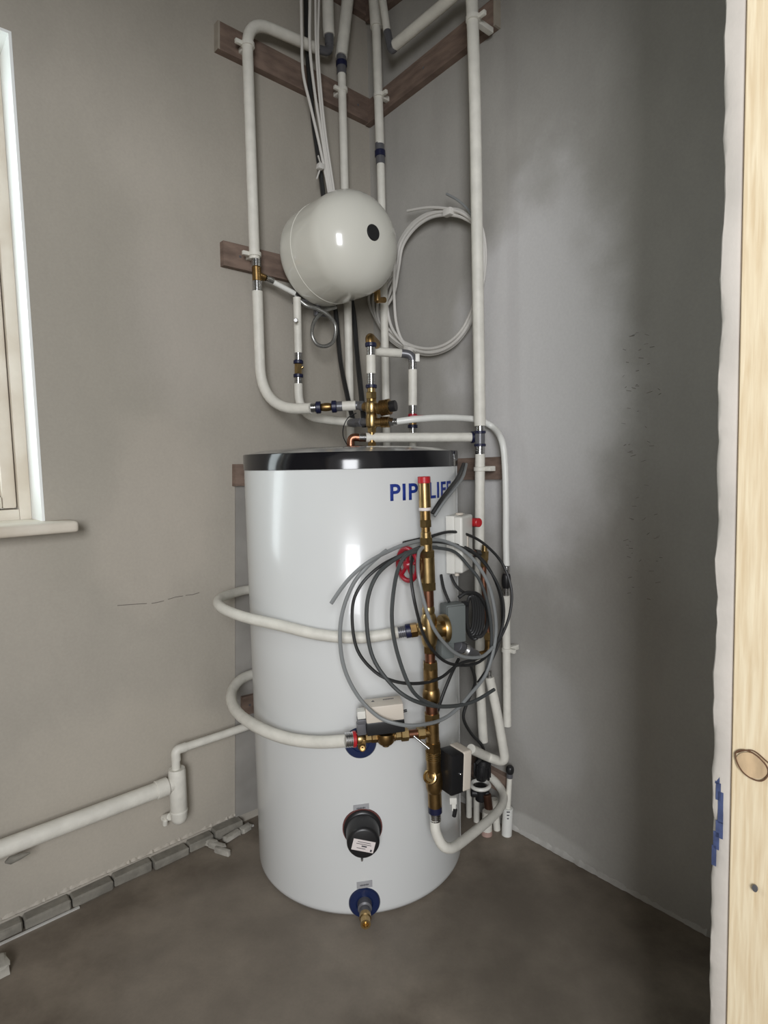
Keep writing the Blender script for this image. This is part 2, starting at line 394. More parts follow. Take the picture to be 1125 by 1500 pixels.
# blue paint smear on the plaster edge (thin skin of paint)
zb = lambda y: G(1045, y, 0.70).z
bl = []
for (x0, x1, y0, y1) in [(.004, .009, 1123, 1145), (.005, .0105, 1143, 1168), (.0075, .0135, 1155, 1200), (.0055, .0135, 1198, 1222), (.003, .0095, 1215, 1240), (.0015, .0065, 1236, 1265)]:
    bl.append(slab([JP(0.0006, x0, zb(y1)), JP(0.0006, x1, zb(y1)), JP(0.0006, x1, zb(y0)), JP(0.0006, x0, zb(y0))], -V1, 0.0012))
mk('blue_paint', join(*bl), M_BPAINT, fw)
# pine door jamb
d1 = bpy.data.objects.new('door_1', None); COL.objects.link(d1); d1.location = JP(0, 0.02, 0); d1['kind'] = 'structure'
mk('jamb', box(JP(0.0245, 0.02 + 0.055, 1.375), V1, -V2, lean.normalized(), 0.045, 0.109, 2.75, 0.0015, 1), M_PINE, d1, smooth=False)
mk('jamb', box(JP(-OPEN - 0.0, 0.02 + 0.055, 1.375) - V1 * 0.02, V1, -V2, lean.normalized(), 0.045, 0.109, 2.75, 0.0015, 1), M_PINE, d1, smooth=False)
def JX(x, y):                                 # point on the jamb's face seen at a pixel
    r = ray(x, y); p0 = JP(0.002, 0.05, 1.0); nn = V1
    return C + r * ((p0 - C).dot(nn) / r.dot(nn))
def disc(p, rx, rz, m, name, th=0.0012, n=16):
    vs = []
    for s in (0.0008, -th):
        for k in range(n):
            a = 2 * pi * k / n; vs.append(p + (-V2) * rx * cos(a) + Z * rz * sin(a) + V1 * s)
    fs = [tuple(range(n)), tuple(range(2 * n - 1, n - 1, -1))] + [(k, (k + 1) % n, n + (k + 1) % n, n + k) for k in range(n)]
    return mk(name, (vs, fs), m, d1)
disc(JX(1106, 1301), 0.0030, 0.0042, M_GREYF, 'nail')
disc(JX(1121, 356), 0.0034, 0.0050, M_GREYF, 'nail')
kp = JX(1101, 1121)
k_ = disc(kp, 0.0165, 0.0145, M_KNOT, 'knot', 0.0006, 24)
ring = [kp + (-V2) * 0.0170 * cos(a) * (1 + .06 * sin(3 * a)) + Z * (0.0155 * sin(a) - 0.004 * cos(a)) - V1 * 0.0004 for a in [2 * pi * i / 40 for i in range(40)]]
mk('knot_bark', tube(ring, 0.0009, 6, True), M_KRING, k_)
mk('knot_bark', tube(cat([kp + V2 * 0.018 + Z * 0.008, kp + Z * 0.018, kp - V2 * .016 + Z * .010, kp - V2 * .030 + Z * .002], 6), 0.0007, 6), M_KRING, k_)

# window
win = bpy.data.objects.new('window_1', None); COL.objects.link(win); win.location = LP(WS0, 0, WZ0); win['kind'] = 'structure'
def wb(s0, s1, o0, o1, z0, z1, bev=0.0): return box(LP((s0 + s1) / 2, (o0 + o1) / 2, (z0 + z1) / 2), V1, NL, Z, abs(s1 - s0), abs(o1 - o0), abs(z1 - z0), bev)
mk('reveal_lining', join(wb(WS0, WS0 + .006, -RD, 0.001, WZ0, WZ1), wb(WS1 - .006, WS1, -RD, 0.001, WZ0, WZ1), wb(WS0, WS1, -RD, 0.001, WZ1 - .006, WZ1)), M_REVEAL, win)
mk('sill', box(LP((WS0 + WS1) / 2, -RD / 2 + 0.035, WZ0 - 0.012), V1, NL, Z, WW + 0.11, RD + 0.07, 0.026, 0.009, 3), M_CREAM, win)
f0 = WS0 + .006; f1 = WS1 - .006
def rect(s0, s1, z0, z1, w_, o0, o1, bev): return join(wb(s0, s0 + w_, o0, o1, z0, z1, bev), wb(s1 - w_, s1, o0, o1, z0, z1, bev), wb(s0 + w_, s1 - w_, o0, o1, z0, z0 + w_, bev), wb(s0 + w_, s1 - w_, o0, o1, z1 - w_, z1, bev))
mk('window_frame', rect(f0, f1, WZ0, WZ1, 0.026, -RD, -RD + 0.075, 0.003), M_CREAM, win)
mk('sash', rect(f0 + .028, f1 - .028, WZ0 + .028, WZ1 - .028, 0.030, -RD + 0.005, -RD + 0.062, 0.006), M_CREAM, win)
mk('glazing_bead', rect(f0 + .057, f1 - .057, WZ0 + .057, WZ1 - .057, 0.012, -RD + 0.015, -RD + 0.045, 0.005), M_CREAM, win)
mk('pane', wb(f0 + .06, f1 - .06, -RD + .024, -RD + .029, WZ0 + .06, WZ1 - .06), M_GLASS, win)

# row of broken blocks in the joint between the left wall and the floor
jx = [-25, 32, 101, 162, 219, 271, 308, 350]
def s_at(x): return s_of(L(x, 1369 - 0.462 * x))
for i, (xa, xb) in enumerate(zip(jx, jx[1:])):
    sa, sb = s_at(xa) - 0.002, s_at(xb) + 0.002
    h = 0.026 + random.uniform(-.003, .003); dpt = 0.034 + random.uniform(-.004, .004)
    q = box(LP((sa + sb) / 2, dpt / 2 - 0.001, h / 2), V1, NL, Z, abs(sa - sb), dpt, h, 0.0035, 1)
    q = ([v + NL * random.uniform(-.0015, .0015) + Z * (random.uniform(-.0015, .001) if v.z > .01 else 0) for v in q[0]], q[1])
    mk('brick', q, M_BRICK, WALL_L, smooth=False)
mk('metal_strip', wb(s_at(-20), s_at(110), 0.036, 0.041, 0.0, 0.004), M_FOIL, WALL_L)
mk('metal_strip', wb(s_at(345), s_at(362), 0.036, 0.041, 0.0, 0.004), M_FOIL, WALL_L)
rg = random.Random(5)
def ridge(fn, s0, s1, n, amp, w0):            # rough plaster fringe
    vs, fs = [], []
    for i in range(n + 1):
        s = s0 + (s1 - s0) * i / n; a = rg.uniform(.4, 1) * amp
        vs += [fn(s, -0.001, w0 - .004), fn(s, a * .9, w0 + a * .2), fn(s, a * .4, w0 + a * 1.3), fn(s, -0.001, w0 + a * 1.8)]
    for i in range(n):
        for k in range(3): fs.append((i * 4 + k, i * 4 + k + 1, i * 4 + 5 + k, i * 4 + 4 + k))
    return vs, fs
mk('plaster_fringe', ridge(LP, s_at(-20), s_at(360), 120, 0.006, 0.031), M_WL, WALL_L)
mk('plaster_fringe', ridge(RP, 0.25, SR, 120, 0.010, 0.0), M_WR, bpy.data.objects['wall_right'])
# trowel nicks in the plaster of both walls
nk = []
for (x0, y0, x1, y1) in [(172, 887, 215, 884), (222, 884, 240, 880), (246, 878, 268, 873), (272, 872, 292, 868)]:
    a, b = L(x0, y0, .0004), L(x1, y1, .0004); nk.append(tube([a, (a + b) / 2 + Z * rg.uniform(-.002, .002), b], 0.0009, 5))
M_NICK = mat('plaster_nick', (0.17, 0.155, 0.135), 0.9)
mk('trowel_nick', join(*nk), M_NICK, WALL_L)['kind'] = 'stuff'
nk = []
for i in range(60):
    x = rg.choice([922, 935, 948, 962, 915]) + rg.uniform(-5, 5); y = rg.uniform(480, 880)
    a, b = R(x, y, .0002), R(x + rg.uniform(2, 8), y + rg.uniform(-3, 2), .0002); nk.append(tube([a, (a + b) / 2, b], rg.uniform(.0003, .0007), 5))
mk('trowel_nick', join(*nk), M_NICK, bpy.data.objects['wall_right'])['kind'] = 'stuff'

# ================================================================ BATTENS
def board(label, q, n, th, end=None):
    g = slab(q, n, th)
    c = sum((V(p) for p in q), V((0, 0, 0))) / 4
    root = thing('timber_batten', label, 'batten', V((c.x, c.y, min(p.z for p in q))))
    mk('plank', g, M_BATTEN, root, smooth=False)
    if end:
        a, b = end; e_ = (b - a)
        other = (c - (a + b) / 2).normalized()
        mk('end_grain', slab([a - other * .001, b - other * .001, b - other * .001 + n * (th + .0005), a - other * .001 + n * (th + .0005)], other, 0.006), M_BATEND, root, smooth=False)
    for t in (0.12, 0.5, 0.88):
        p = (q[0] + q[3]) / 2 * (1 - t) + (q[1] + q[2]) / 2 * t
        mk('screw', lathe(p + n * (th - .001), n, [(0, .004), (.0015, .0036), (.0018, 0)], 10), M_GREYF, root)
    return root
board('brown batten high on the left wall, its right end in the corner', [L(314, 36), L(541, 152), L(541, 187), L(314, 77)], NL, .022, (L(314, 36), L(314, 77)))
board('brown batten high on the right wall, sloping up behind the tall pipe', [R(545, 152), R(733, 0), R(733, 42), R(543, 187)], NR, .022, (R(733, 0), R(733, 42)))
board('short brown batten on the left wall behind the white expansion vessel', [L(322, 355), L(500, 398), L(500, 432), L(323, 391)], NL, .02)
board('brown batten end on the left wall beside the black band of the cylinder', [L(340, 680), L(470, 678), L(470, 707), L(340, 712)], NL, .02)
board('brown batten on the right wall just right of the black band', [R(610, 674), R(737, 669), R(737, 702), R(610, 703)], NR, .02)
board('dark brown batten at the top of the corner on the left wall', [L(440, -95), L(542, -30), L(542, 36), L(440, -28)], NL, .022)
board('dark brown batten at the top of the corner on the right wall', [R(543, -30), R(640, -112), R(640, -38), R(543, 36)], NR, .022)
board('small brown batten behind the cylinder near the lower looped pipe', [L(351, 1019), L(430, 1000), L(430, 1024), L(351, 1046)], NL, .02)
board('low brown batten on the right wall by the floor pipes', [R(668, 1094), R(748, 1136), R(746, 1162), R(668, 1120)], NR, .018)
tag(mk('vertical_board', slab([L(344, 712), L(420, 708), L(420, 1165), L(344, 1196)], NL, .006), M_TRAY, smooth=False), 'thin grey vertical board on the left wall behind the cylinder', 'board')

# ================================================================ HOT WATER CYLINDER
tank = thing('hot_water_cylinder', 'tall white hot water cylinder with a black top band standing in the corner', 'water heater', TC)
ZT = 1.0915; ZB = ZT - 0.036
mk('body', lathe(TC, Z, [(0.0, TR - .02), (0.004, TR - .006), (0.012, TR - .001), (0.02, TR), (0.5, TR), (ZB - .002, TR), (ZB, TR - .002)], 128), M_TANK, tank, angle=50)
mk('top_band', lathe(TC + Z * (ZB - .001), Z, [(0, TR - .003), (0, TR + .0015), (.0365, TR + .0015), (.0385, TR), (.0385, TR - .012)], 128), M_BAND, tank, angle=50)
mk('lid', lathe(TC + Z * (ZT + .0005), Z, [(-0.006, TR - .004), (0, TR - .004), (0.009, TR - .04), (0.015, TR - .11), (0.0175, .05), (0.018, 0)], 96), M_LID, tank, angle=60)
sa = 76
mk('seam', lathe(TA(sa, 0.02, -.0005), Z, [(0, .0012), (ZB - .022, .0012)], 8), M_TANK, tank)
# logo
def wrap_text(body, az0, az1, z0, h, m, parent, name, off=0.0008):
    cu = bpy.data.curves.new(name, 'FONT'); cu.body = body; cu.size = 1; cu.extrude = 0.0; cu.offset = 0.022; cu.resolution_u = 4; cu.space_character = 1.12
    o = bpy.data.objects.new(name, cu); COL.objects.link(o)
    dg = bpy.context.evaluated_depsgraph_get(); me = bpy.data.meshes.new_from_object(o.evaluated_get(dg))
    COL.objects.unlink(o); bpy.data.objects.remove(o)
    bm = bmesh.new(); bm.from_mesh(me)
    bmesh.ops.triangulate(bm, faces=bm.faces)
    xs = [v.co.x for v in bm.verts]; ys = [v.co.y for v in bm.verts]; x0, x1, y0, y1 = min(xs), max(xs), min(ys), max(ys)
    for it in range(5):
        es = [e_ for e_ in bm.edges if abs(e_.verts[0].co.x - e_.verts[1].co.x) > (x1 - x0) / 60]
        if not es: break
        bmesh.ops.subdivide_edges(bm, edges=es, cuts=1); bmesh.ops.triangulate(bm, faces=bm.faces)
    base = org(parent)
    for v in bm.verts:
        az = az0 + (az1 - az0) * (v.co.x - x0) / (x1 - x0); v.co = TA(az, z0 + h * (v.co.y - y0) / (y1 - y0), off) - base
    r_ = bmesh.ops.extrude_face_region(bm, geom=list(bm.faces))
    for v in [g for g in r_['geom'] if isinstance(g, bmesh.types.BMVert)]:
        d_ = V((v.co.x, v.co.y, 0)); v.co -= d_.normalized() * (off + .0004)
    bmesh.ops.recalc_face_normals(bm, faces=bm.faces)
    bm.to_mesh(me); bm.free(); me.materials.clear(); me.materials.append(m)
    ob = bpy.data.objects.new(name, me); COL.objects.link(ob); ob.parent = parent
    return ob
pz = T(590, 733).z
az_of = lambda p: math.degrees(atan2(p.x - TCX, -(p.y - TCY)))
lg = wrap_text('PIPELIFE', 20.6, 62.8, pz, T(590, 708.5).z - pz, M_LOGO, tank, 'logo_lettering')
lg['label'] = 'blue PIPELIFE lettering'
def radial(az): a = radians(az); return V((sin(a), -cos(a), 0)), V((cos(a), sin(a), 0))
# blue collars, immersion heater, plates, drain
def collar(x, y, rp, nm):
    p = T(x, y); rd, tg = radial(az_of(p)); r = wpx(2 * rp, p)
    return mk(nm, lathe(p - rd * .006, rd, [(0, r), (.007, r), (.0105, r * .93), (.011, r * .55), (.009, r * .5), (.009, 0)], 40), M_BLUE, tank), p, rd, tg, r
c1, p1, rd1, tg1, r1 = collar(528, 1088, 23.5, 'port_collar')
c2, p2, rd2, tg2, r2 = collar(534, 1322, 23.0, 'port_collar')
sp = mk('drain_spigot', lathe(p2, rd2, [(0, .017), (.020, .0165), (.022, .012), (.026, .0125), (.040, .0125)], 20), M_GREYF, tank)
mk('hose_thread', join(lathe(p2 + rd2 * .038, rd2, [(0, .013), (.012, .0135), (.014, .0115), (.030, .0115), (.030, .007), (.02, .006)], 20)), M_BRASS, sp)
ph = T(531, 1212); rdh, tgh = radial(az_of(ph)); rh = wpx(54, ph)
ih = mk('immersion_heater', lathe(ph - rdh * .004, rdh, [(0, rh * 1.02), (.010, rh * 1.02), (.013, rh * .96), (.014, rh * .9), (.058, rh * .86), (.063, rh * .80), (.065, rh * .7), (.065, 0)], 40), M_BLACK, tank)
ih['label'] = 'black immersion heater cap with white sticker'
mk('gasket', lathe(ph - rdh * .004, rdh, [(0, rh * 1.08), (.006, rh * 1.08), (.006, rh * .98)], 40), mat('dull_red_gasket', (0.12, 0.035, 0.03), .6), ih)
fc = ph + rdh * 0.0615
ca, sa_ = cos(radians(-15)), sin(radians(-15)); sx, sz = tgh * ca + Z * sa_, -tgh * sa_ + Z * ca
st_ = mk('sticker', box(fc - Z * .004, sx, rdh, sz, .050, .001, .026, .0003, 1), M_STICK, ih)
for k, (a, b, w_, hh) in enumerate([(0, .008, .030, .0012), (0, .0035, .034, .0012), (.002, -.001, .012, .003), (-.004, -.0065, .02, .0012), (.019, -.008, .004, .005)]):
    mk('print_line', box(fc - Z * .004 + sx * a + sz * b + rdh * .0006, sx, rdh, sz, w_, .0003, hh), M_INK if k in (2, 4) else MATS['navy_ring'] if 0 else M_INK, st_, smooth=False)
mk('screw', lathe(fc - Z * .034 - tgh * .004, rdh, [(0, .003), (.006, .0025), (.006, 0)], 10), M_CHROME, ih)
for (x, y) in [(529, 1183), (534, 1295.5)]:
    p = T(x, y); rd, tg = radial(az_of(p))
    pl = mk('name_plate', box(p + rd * .0005, (tg + Z * .08).normalized(), rd, Z, .0365, .002, .0165, .0005, 1), M_LABEL, tank)
    for k in range(7):
        mk('print_line', box(p + rd * .0017 + tg * (-.0095 + .003 * k) + Z * (-.0012 + .0003 * k), tg, rd, Z, .0021, .0003, .0028 + .0012 * (k % 2)), M_INK, pl, smooth=False)

# ================================================================ EXPANSION VESSEL
Qv = L(551, 342, 0.345); rv = 0.141
vs_ = thing('expansion_vessel', 'white domed expansion vessel with a black plug hung on the left wall', 'pressure vessel', V((Qv.x, Qv.y, Qv.z - rv)) - NL * .15)
Bv = Qv - NL * 0.305
prof = []
for k in range(9):
    a = pi / 2 * k / 8; prof.append((.018 + .035 * (1 - cos(a)), rv * .97 * sin(a) ** 0.6 if k else 0))
prof += [(.06 + .135 * k / 12, rv * (.975 + .02 * sin(pi / 2 * k / 12))) for k in range(13)]
for k in range(1, 25):
    a = pi / 2 * k / 24; prof.append((.195 + .110 * sin(a), rv * .995 * (max(1 - sin(a) ** 2.1, 0)) ** (1 / 2.3) if k < 24 else 0))
mk('shell', lathe(Bv, NL, prof, 64), M_VESSEL, vs_, angle=60)
mk('weld_seam', lathe(Bv + NL * .105, NL, [(0, rv * .985), (.0012, rv * .9935), (.003, rv * .9935), (.0042, rv * .985)], 64), M_VESSEL, vs_)
plug = L(545, 341.5, 0.339)
mk('plug', lathe(plug - NL * .008, NL, [(0, .0215), (.013, .0215), (.0155, .0195), (.016, 0)], 28), M_BLACK, vs_)
mk('connection', join(bar(Bv + NL * .03 - Z * rv * .93, Bv + NL * .03 - Z * (rv + .02), .011), bar(Bv + NL * .03 - Z * (rv + .012), Bv + NL * .03 + V1 * .04 - Z * (rv + .012), .008)), M_GREYF, vs_)
mk('wall_bracket', join(box(Bv - NL * .012 - Z * .03, V1, NL, Z, .06, .05, .13, .003), box(Bv + NL * .02 - Z * (rv * .90), V1, NL, Z, .13, .05, .004, .001)), M_GREYF, vs_)
cc = L(553, 440, .20)
mk('elbow_fitting', join(bar(cc + Z * .03, cc - Z * .004, .010), bar(cc - V1 * .004, cc + V1 * .03 + Z * .006, .009)), M_BRASS2, vs_)

# braided hose loop
hp = [L(432, 433, .07), L(448, 447, .09), L(464, 452, .10), L(480, 461, .11), L(491, 477, .11), L(489, 498, .11), L(478, 507, .11), L(464, 504, .105), L(457, 489, .10), L(461, 470, .09), L(474, 456, .09), L(492, 450, .09)]
h_ = thing('braided_hose', 'thin grey braided hose making a small loop under the expansion vessel', 'hose', hp[6])
mk('hose', tube(cat(hp, 8), .0058, 10), M_BRAID, h_)

# ================================================================ PIPES
PO = .058
def coup(root, pfun, x0, y0, x1, y1, r, o=PO, ring=0.5, mats=(None, None), nm='coupling'):
    a, b = pfun(x0, y0, o), pfun(x1, y1, o)
    its = [(nm, mats[0] or M_GREYF, 0, 1, r), ('blue_ring', mats[1] or M_BLUEF, ring - .16, ring + .16, r * 1.18)]
    return stack(root, a, b, its, 0, 1)
# a: loop over the left batten, tee, down to the valve above the tank
ra = .0150
pa = pipe('lagged_pipe', 'white lagged pipe bending over the high left batten, with a tee beside the vessel', fillet([L(464, 71, PO), L(361, 27, PO), L(373, 380, PO)], .075), ra)
clip(pa, L(363, 66, PO), NL, -V1, ra, .03)
clip(pa, L(373, 373, PO), NL, -V1, ra, .03)
stack(pa, L(375, 378, PO), L(377, 428, PO), [('steel_sleeve', M_CHROME, 378, 391, .0135, 'r'), ('tee', M_BRASS2, 391, 412, .0125), ('steel_sleeve', M_CHROME, 412, 428, .0135, 'r')], 378, 428)
stack(pa, L(376, 402, PO), L(402, 413, PO), [('tee_branch', M_BRASS2, 376, 388, .0095), ('steel_sleeve', M_CHROME, 389, 400, .010, 'r')], 376, 402)
pd = 1.66
low = fillet([L(377, 427, PO), L(383, 601, PO), G(456, 598, pd)], .13, 12)
sub(pa, low, ra)
q0, q1 = G(455, 597.5, pd), G(531, 593.5, pd)
stack(pa, q0, q1, [('steel_sleeve', M_CHROME, 455, 463, .0125, 'r'), ('blue_ring', M_BLUEF, 463, 470, .0165), ('check_valve', M_BRASS2, 469, 487, .0115, 'b'), ('blue_ring', M_BLUEF, 486, 493, .0165), ('steel_sleeve', M_GREYF, 493, 502, .0135), ('tube', M_LAG, 501, 521, .0135), ('coupling', M_GREYF, 519, 533, .0115)], 455, 531)
# b: branch and second pipe
sub(pa, fillet([L(398, 412, PO), L(432, 430, .07)], .01), .0075, M_PIPE)
pb = pipe('thin_white_pipe', 'thinner white pipe with a brass valve, left of the group over the cylinder', [L(435, 436, .075), L(437, 517, .075)], .0118)
mk('drain_nut', bar(L(434, 469, .09), L(433, 469, .105), .006), M_CHROME, pb)
stack(pb, L(437, 515, .075), L(437, 563, .075), [('steel_sleeve', M_CHROME, 515, 528, .0115, 'r'), ('blue_ring', M_BLUEF, 528, 533, .0145), ('valve', M_BRASS, 533, 549, .0115, 'h'), ('blue_ring', M_BLUEF, 548, 553, .0145), ('steel_sleeve', M_CHROME, 553, 563, .0115, 'r')], 515, 563)
mk('valve_screw', bar(L(440, 541, .075), L(444, 537, .08), .004), M_BRASS, pb)
sub(pb, fillet([L(437, 562, .075), L(438, 610, .075), G(516, 619, 1.74)], .07), .0128)
# c
pc = pipe('vertical_pipe', 'white vertical pipe on the left wall beside the corner, behind the vessel', [L(512, -25, PO), L(500, 83, PO)], .0185)
stack(pc, L(500, 80, PO), L(500.5, 110, PO), [('coupling', M_GREYF, 80, 109, .0150), ('blue_ring', M_BLUEF, 90, 98, .0170)], 80, 110)
sub(pc, fillet([L(500.5, 108, PO), L(503, 200, PO), L(513, 600, PO), L(514, 690, PO)], .1), .0128)
clip(pc, L(502, 132, PO), NL, -V1, .0128, .035)
# d
pdv = pipe('vertical_pipe', 'white vertical pipe on the right wall beside the corner, with a blue-ringed coupling', [R(547, -25, PO), R(551, 40, PO)], .0185)
sub(pdv, [R(551, 38, PO), R(556.5, 212, PO)], .0140)
stack(pdv, R(556, 210, PO), R(557.5, 241, PO), [('coupling', M_GREYF, 210, 241, .0145), ('blue_ring', M_BLUEF, 221, 230, .0168)], 210, 241)
sub(pdv, fillet([R(557.5, 240, PO), R(563, 460, PO), R(567, 690, PO)], .1), .0128)
clip(pdv, R(555, 140, PO), NR, -V2, .0138, .035)
# e
pe = pipe('short_pipe', 'fat white pipe end with a grey elbow at the top, left of the corner', [L(479, -30, PO), L(481, 40, PO), L(482, 52, PO)], .0175)
stack(pe, L(482, 50, PO), L(482.5, 66, PO), [('coupling', M_GREYF, 50, 66, .0135)], 50, 66)
sub(pe, fillet([L(482.5, 64, PO), L(483, 77, PO), L(462, 71, PO)], .02), .0120, M_GREYF, name='elbow')
# f
pf = pipe('tall_lagged_pipe', 'tall white lagged pipe on the right wall in front of the cable coil', fillet([R(579, 66, .09), R(652, 5, .09), R(690, -30, .09), R(692, 20, .09), R(696, 150, .09), R(703, 624, .09)], [0, .02, .06, .05, .1, 0]), .0155)
clip(pf, R(693, 28, .09), NR, -V2, .0155, .065)
sub(pf, [R(557, -25, .09), R(567, 47, .09)], .0115)
stack(pf, R(567, 46, .09), R(571, 64, .09), [('coupling', M_GREYF, 46, 64, .0115)], 46, 64)
sub(pf, fillet([R(571, 62, .09), R(573, 77, .09), R(582, 64, .09)], .02), .0115, M_GREYF, name='elbow')
stack(pf, R(703, 622, .09), R(703, 666, .09), [('steel_sleeve', M_CHROME, 622, 632, .0135, 'r'), ('blue_ring', M_BLUEF, 631, 635, .016), ('tee', M_GREYF, 634, 651, .0135), ('blue_ring', M_BLUEF, 650, 654, .016), ('steel_sleeve', M_CHROME, 653, 666, .0135, 'r')], 622, 666)
sub(pf, fillet([R(703, 665, .09), R(702, 860, .09), R(703, 1000, .07), R(708, 1086, .06)], .1), .0135)
clip(pf, R(703, 687, .09), NR, -V2, .0138, .05)
# m: horizontal pipe above the lid
ma_, mb_ = G(536, 641, 1.60), R(690, 640.5, .095)
pm = pipe('horizontal_pipe', 'white horizontal pipe running just above the cylinder lid to the tee', [ma_, mb_], .0128)
stack(pm, ma_, mb_, [('steel_sleeve', M_CHROME, -.065, 0.01, .0115, 'r'), ('coupling', M_GREYF, .965, 1.06, .0125), ('blue_ring', M_BLUEF, 1.0, 1.03, .016)], 0, 1)
el = G(515, 641, 1.60)
elm = sub(pm, fillet([G(527, 641, 1.60), G(513.5, 640, 1.60), V((G(513.5, 640, 1.6).x, G(513.5, 640, 1.6).y, ZT + .016))], .014), .0105, M_COP, name='elbow')
elm['label'] = 'copper elbow'
mk('flange', lathe(V((G(521, 650, 1.6).x, 1.60, ZT + .0155)), Z, [(0, .03), (.003, .031), (.005, .026), (.005, 0)], 32), M_COP, pm)
# l: thin plastic pipe from brass group round to the right wall
lp = cat([G(581, 617.5, 1.58), G(610, 614, 1.58), G(642, 612, 1.60), G(675, 612.5, 1.64), G(700, 615.5, 1.67), G(722, 626, 1.68), G(735, 646, R(735, 646, .05).y), R(739.5, 680, .05), R(741, 740, .05), R(741, 790, .05), R(742, 832, .05)], 8)
pl_ = pipe('narrow_plastic_pipe', 'narrow glossy white pipe arching from the brass group down the right wall', lp, .0088, M_PIPE)
stack(pl_, R(742, 828, .05), R(741, 874, .05), [('steel_sleeve', M_CHROME, 828, 840, .010, 'r'), ('coupling', M_BLACK, 839, 862, .0125, 'b'), ('steel_sleeve', M_CHROME, 861, 874, .010, 'r')], 828, 874)
sub(pl_, [R(741, 872, .05), R(743, 1063, .05)], .0112)
clip(pl_, R(742, 952, .05), NR, -V2, .0112, .04)
# ---- brass safety group on the lid
gd = 1.60
g0, g1 = G(545, 656, gd), G(543, 496, gd)
sg = thing('safety_valve_group', 'brass safety valve group standing on the cylinder lid', 'valve', V((g0.x, g0.y, ZT + .016)))
stack(sg, g0, g1, [('nipple', M_BRASS2, 660, 648, .012, 'h'), ('nipple', M_BRASS2, 650, 630, .0085), ('nut', M_BRASS, 633, 624, .0125, 'h'), ('body', M_BRASS, 628, 603, .0160, 'b'), ('body', M_BRASS2, 612, 578, .0125), ('body', M_BRASS, 607, 586, .0165, 'b'), ('neck', M_BRASS, 584, 574, .0150, 'h'),
                   ('neck', M_BRASS, 576, 567, .0105), ('blue_ring', M_BLUEF, 568, 563, .0150), ('steel_sleeve', M_CHROME, 564, 546, .0115, 'r'), ('tube', M_LAG, 547, 520, .0125), ('steel_sleeve', M_CHROME, 521, 508, .0115, 'r'), ('blue_ring', M_BLUEF, 508, 502, .0150)], 656, 496)
mk('elbow', tube(fillet([G(543.2, 506, gd), G(541, 493, gd), G(551, 504, gd + .06)], .016), .0125, 14), M_BRASS2, sg)
ka = G(552, 599, gd - .01); kb = G(580, 594, gd - .03)
stack(sg, ka, kb, [('valve_knob', M_BRASS2, 0, .35, .0150), ('valve_knob', M_BRASS2, .2, .72, .0205, 'r'), ('knob_end', M_BLACK, .66, 1.0, .0145)], 0, 1)
stack(sg, G(545, 619, gd), G(583, 617.5, 1.58), [('outlet', M_BRASS2, 545, 560, .0115), ('outlet', M_BRASS2, 558, 571, .0145, 'r'), ('nut', M_CHROME, 570, 577, .0115, 'h'), ('steel_sleeve', M_CHROME, 576, 583, .0098, 'r')], 545, 583)
stack(sg, G(545, 597, gd), G(528, 595, 1.64), [('inlet', M_BRASS2, 0, .6, .013), ('inlet', M_GREYF, .55, 1.1, .0125, 'b')], 0, 1)
stack(sg, G(545, 618, gd), G(513, 619.5, 1.72), [('outlet', M_GREYF, 0.1, .45, .0095), ('outlet', M_GREYF, .42, .62, .013, 'h'), ('tee', M_GREYF, .6, 1.05, .0125, 'b')], 0, 1)
mk('wire', tube(cat([G(522, 605, 1.58), G(510, 612, 1.57), G(503, 626, 1.57), G(503, 640, 1.58), G(509, 652, 1.59)], 6), .0014, 6), M_BLACK, sg)
# k: link pipe and valve drop
kd = 1.70
pk = pipe('link_pipe', 'short white pipes dropping through a red-handled valve right of the brass group', [G(548, 515, gd + .07), G(587, 517.5, kd)], .0120)
sub(pk, fillet([G(586, 517.5, kd), G(604.5, 519, kd), G(604.5, 532, kd)], .02), .0115, M_GREYF, name='elbow')
stack(pk, G(604.5, 528, kd), G(604.5, 640, kd), [('steel_sleeve', M_CHROME, 528, 542, .0118, 'r'), ('tube', M_LAG, 541, 594, .0125), ('steel_sleeve', M_CHROME, 593, 607, .0118, 'r'), ('valve', M_REDW, 606, 612, .0130), ('valve', M_BRASS2, 611, 623, .0105), ('blue_ring', M_BLUEF, 622, 627, .0140), ('steel_sleeve', M_CHROME, 626, 635, .0105, 'r')], 528, 640)
sub(pk, [G(604.5, 634, kd), G(604.7, 654, kd), G(604.8, 668, 1.915)], .0100)
mk('lever', box(G(611, 609.5, kd - .015), V((1, 0, 0)), V((0, 1, 0)), Z, .040, .010, .005, .002), M_REDW, pk)
mk('tag', box(G(611.5, 524, kd - .012), V((1, 0, 0)), V((0, 1, 0)), Z, .012, .006, .022, .002), M_WBOX, pk)

# n: upper wrap-round pipe
nr = .0128
pn = pipe('upper_wrapped_pipe', 'white pipe bending round the left side of the cylinder at its middle', cat([L(420, 862, .028), L(372, 863, .034), L(345, 868, .062), G(322, 877, 1.55), G(323, 889, 1.47), G(355, 903, 1.40), T(410, 916, .028), T(470, 930, .026), T(530, 934, .026), G(588, 925.5, 1.315)], 8), nr)
# o: lower wrap-round pipe
po = pipe('lower_wrapped_pipe', 'white pipe bending round the left side of the cylinder below the middle one', cat([L(420, 975, .028), L(378, 985, .034), L(352, 996, .060), G(339, 1016, 1.58), G(345, 1040, 1.49), G(372, 1062, 1.40), T(415, 1080, .032), T(462, 1087, .034), G(508, 1085, 1.275)], 8), .0140)

# ================================================================ BRASS MANIFOLD
MD = 1.315
def MX(y): return 621 + (y - 698) * (638 - 621) / (1205 - 698)
m0, m1 = G(621, 698, MD), G(638, 1205, MD)
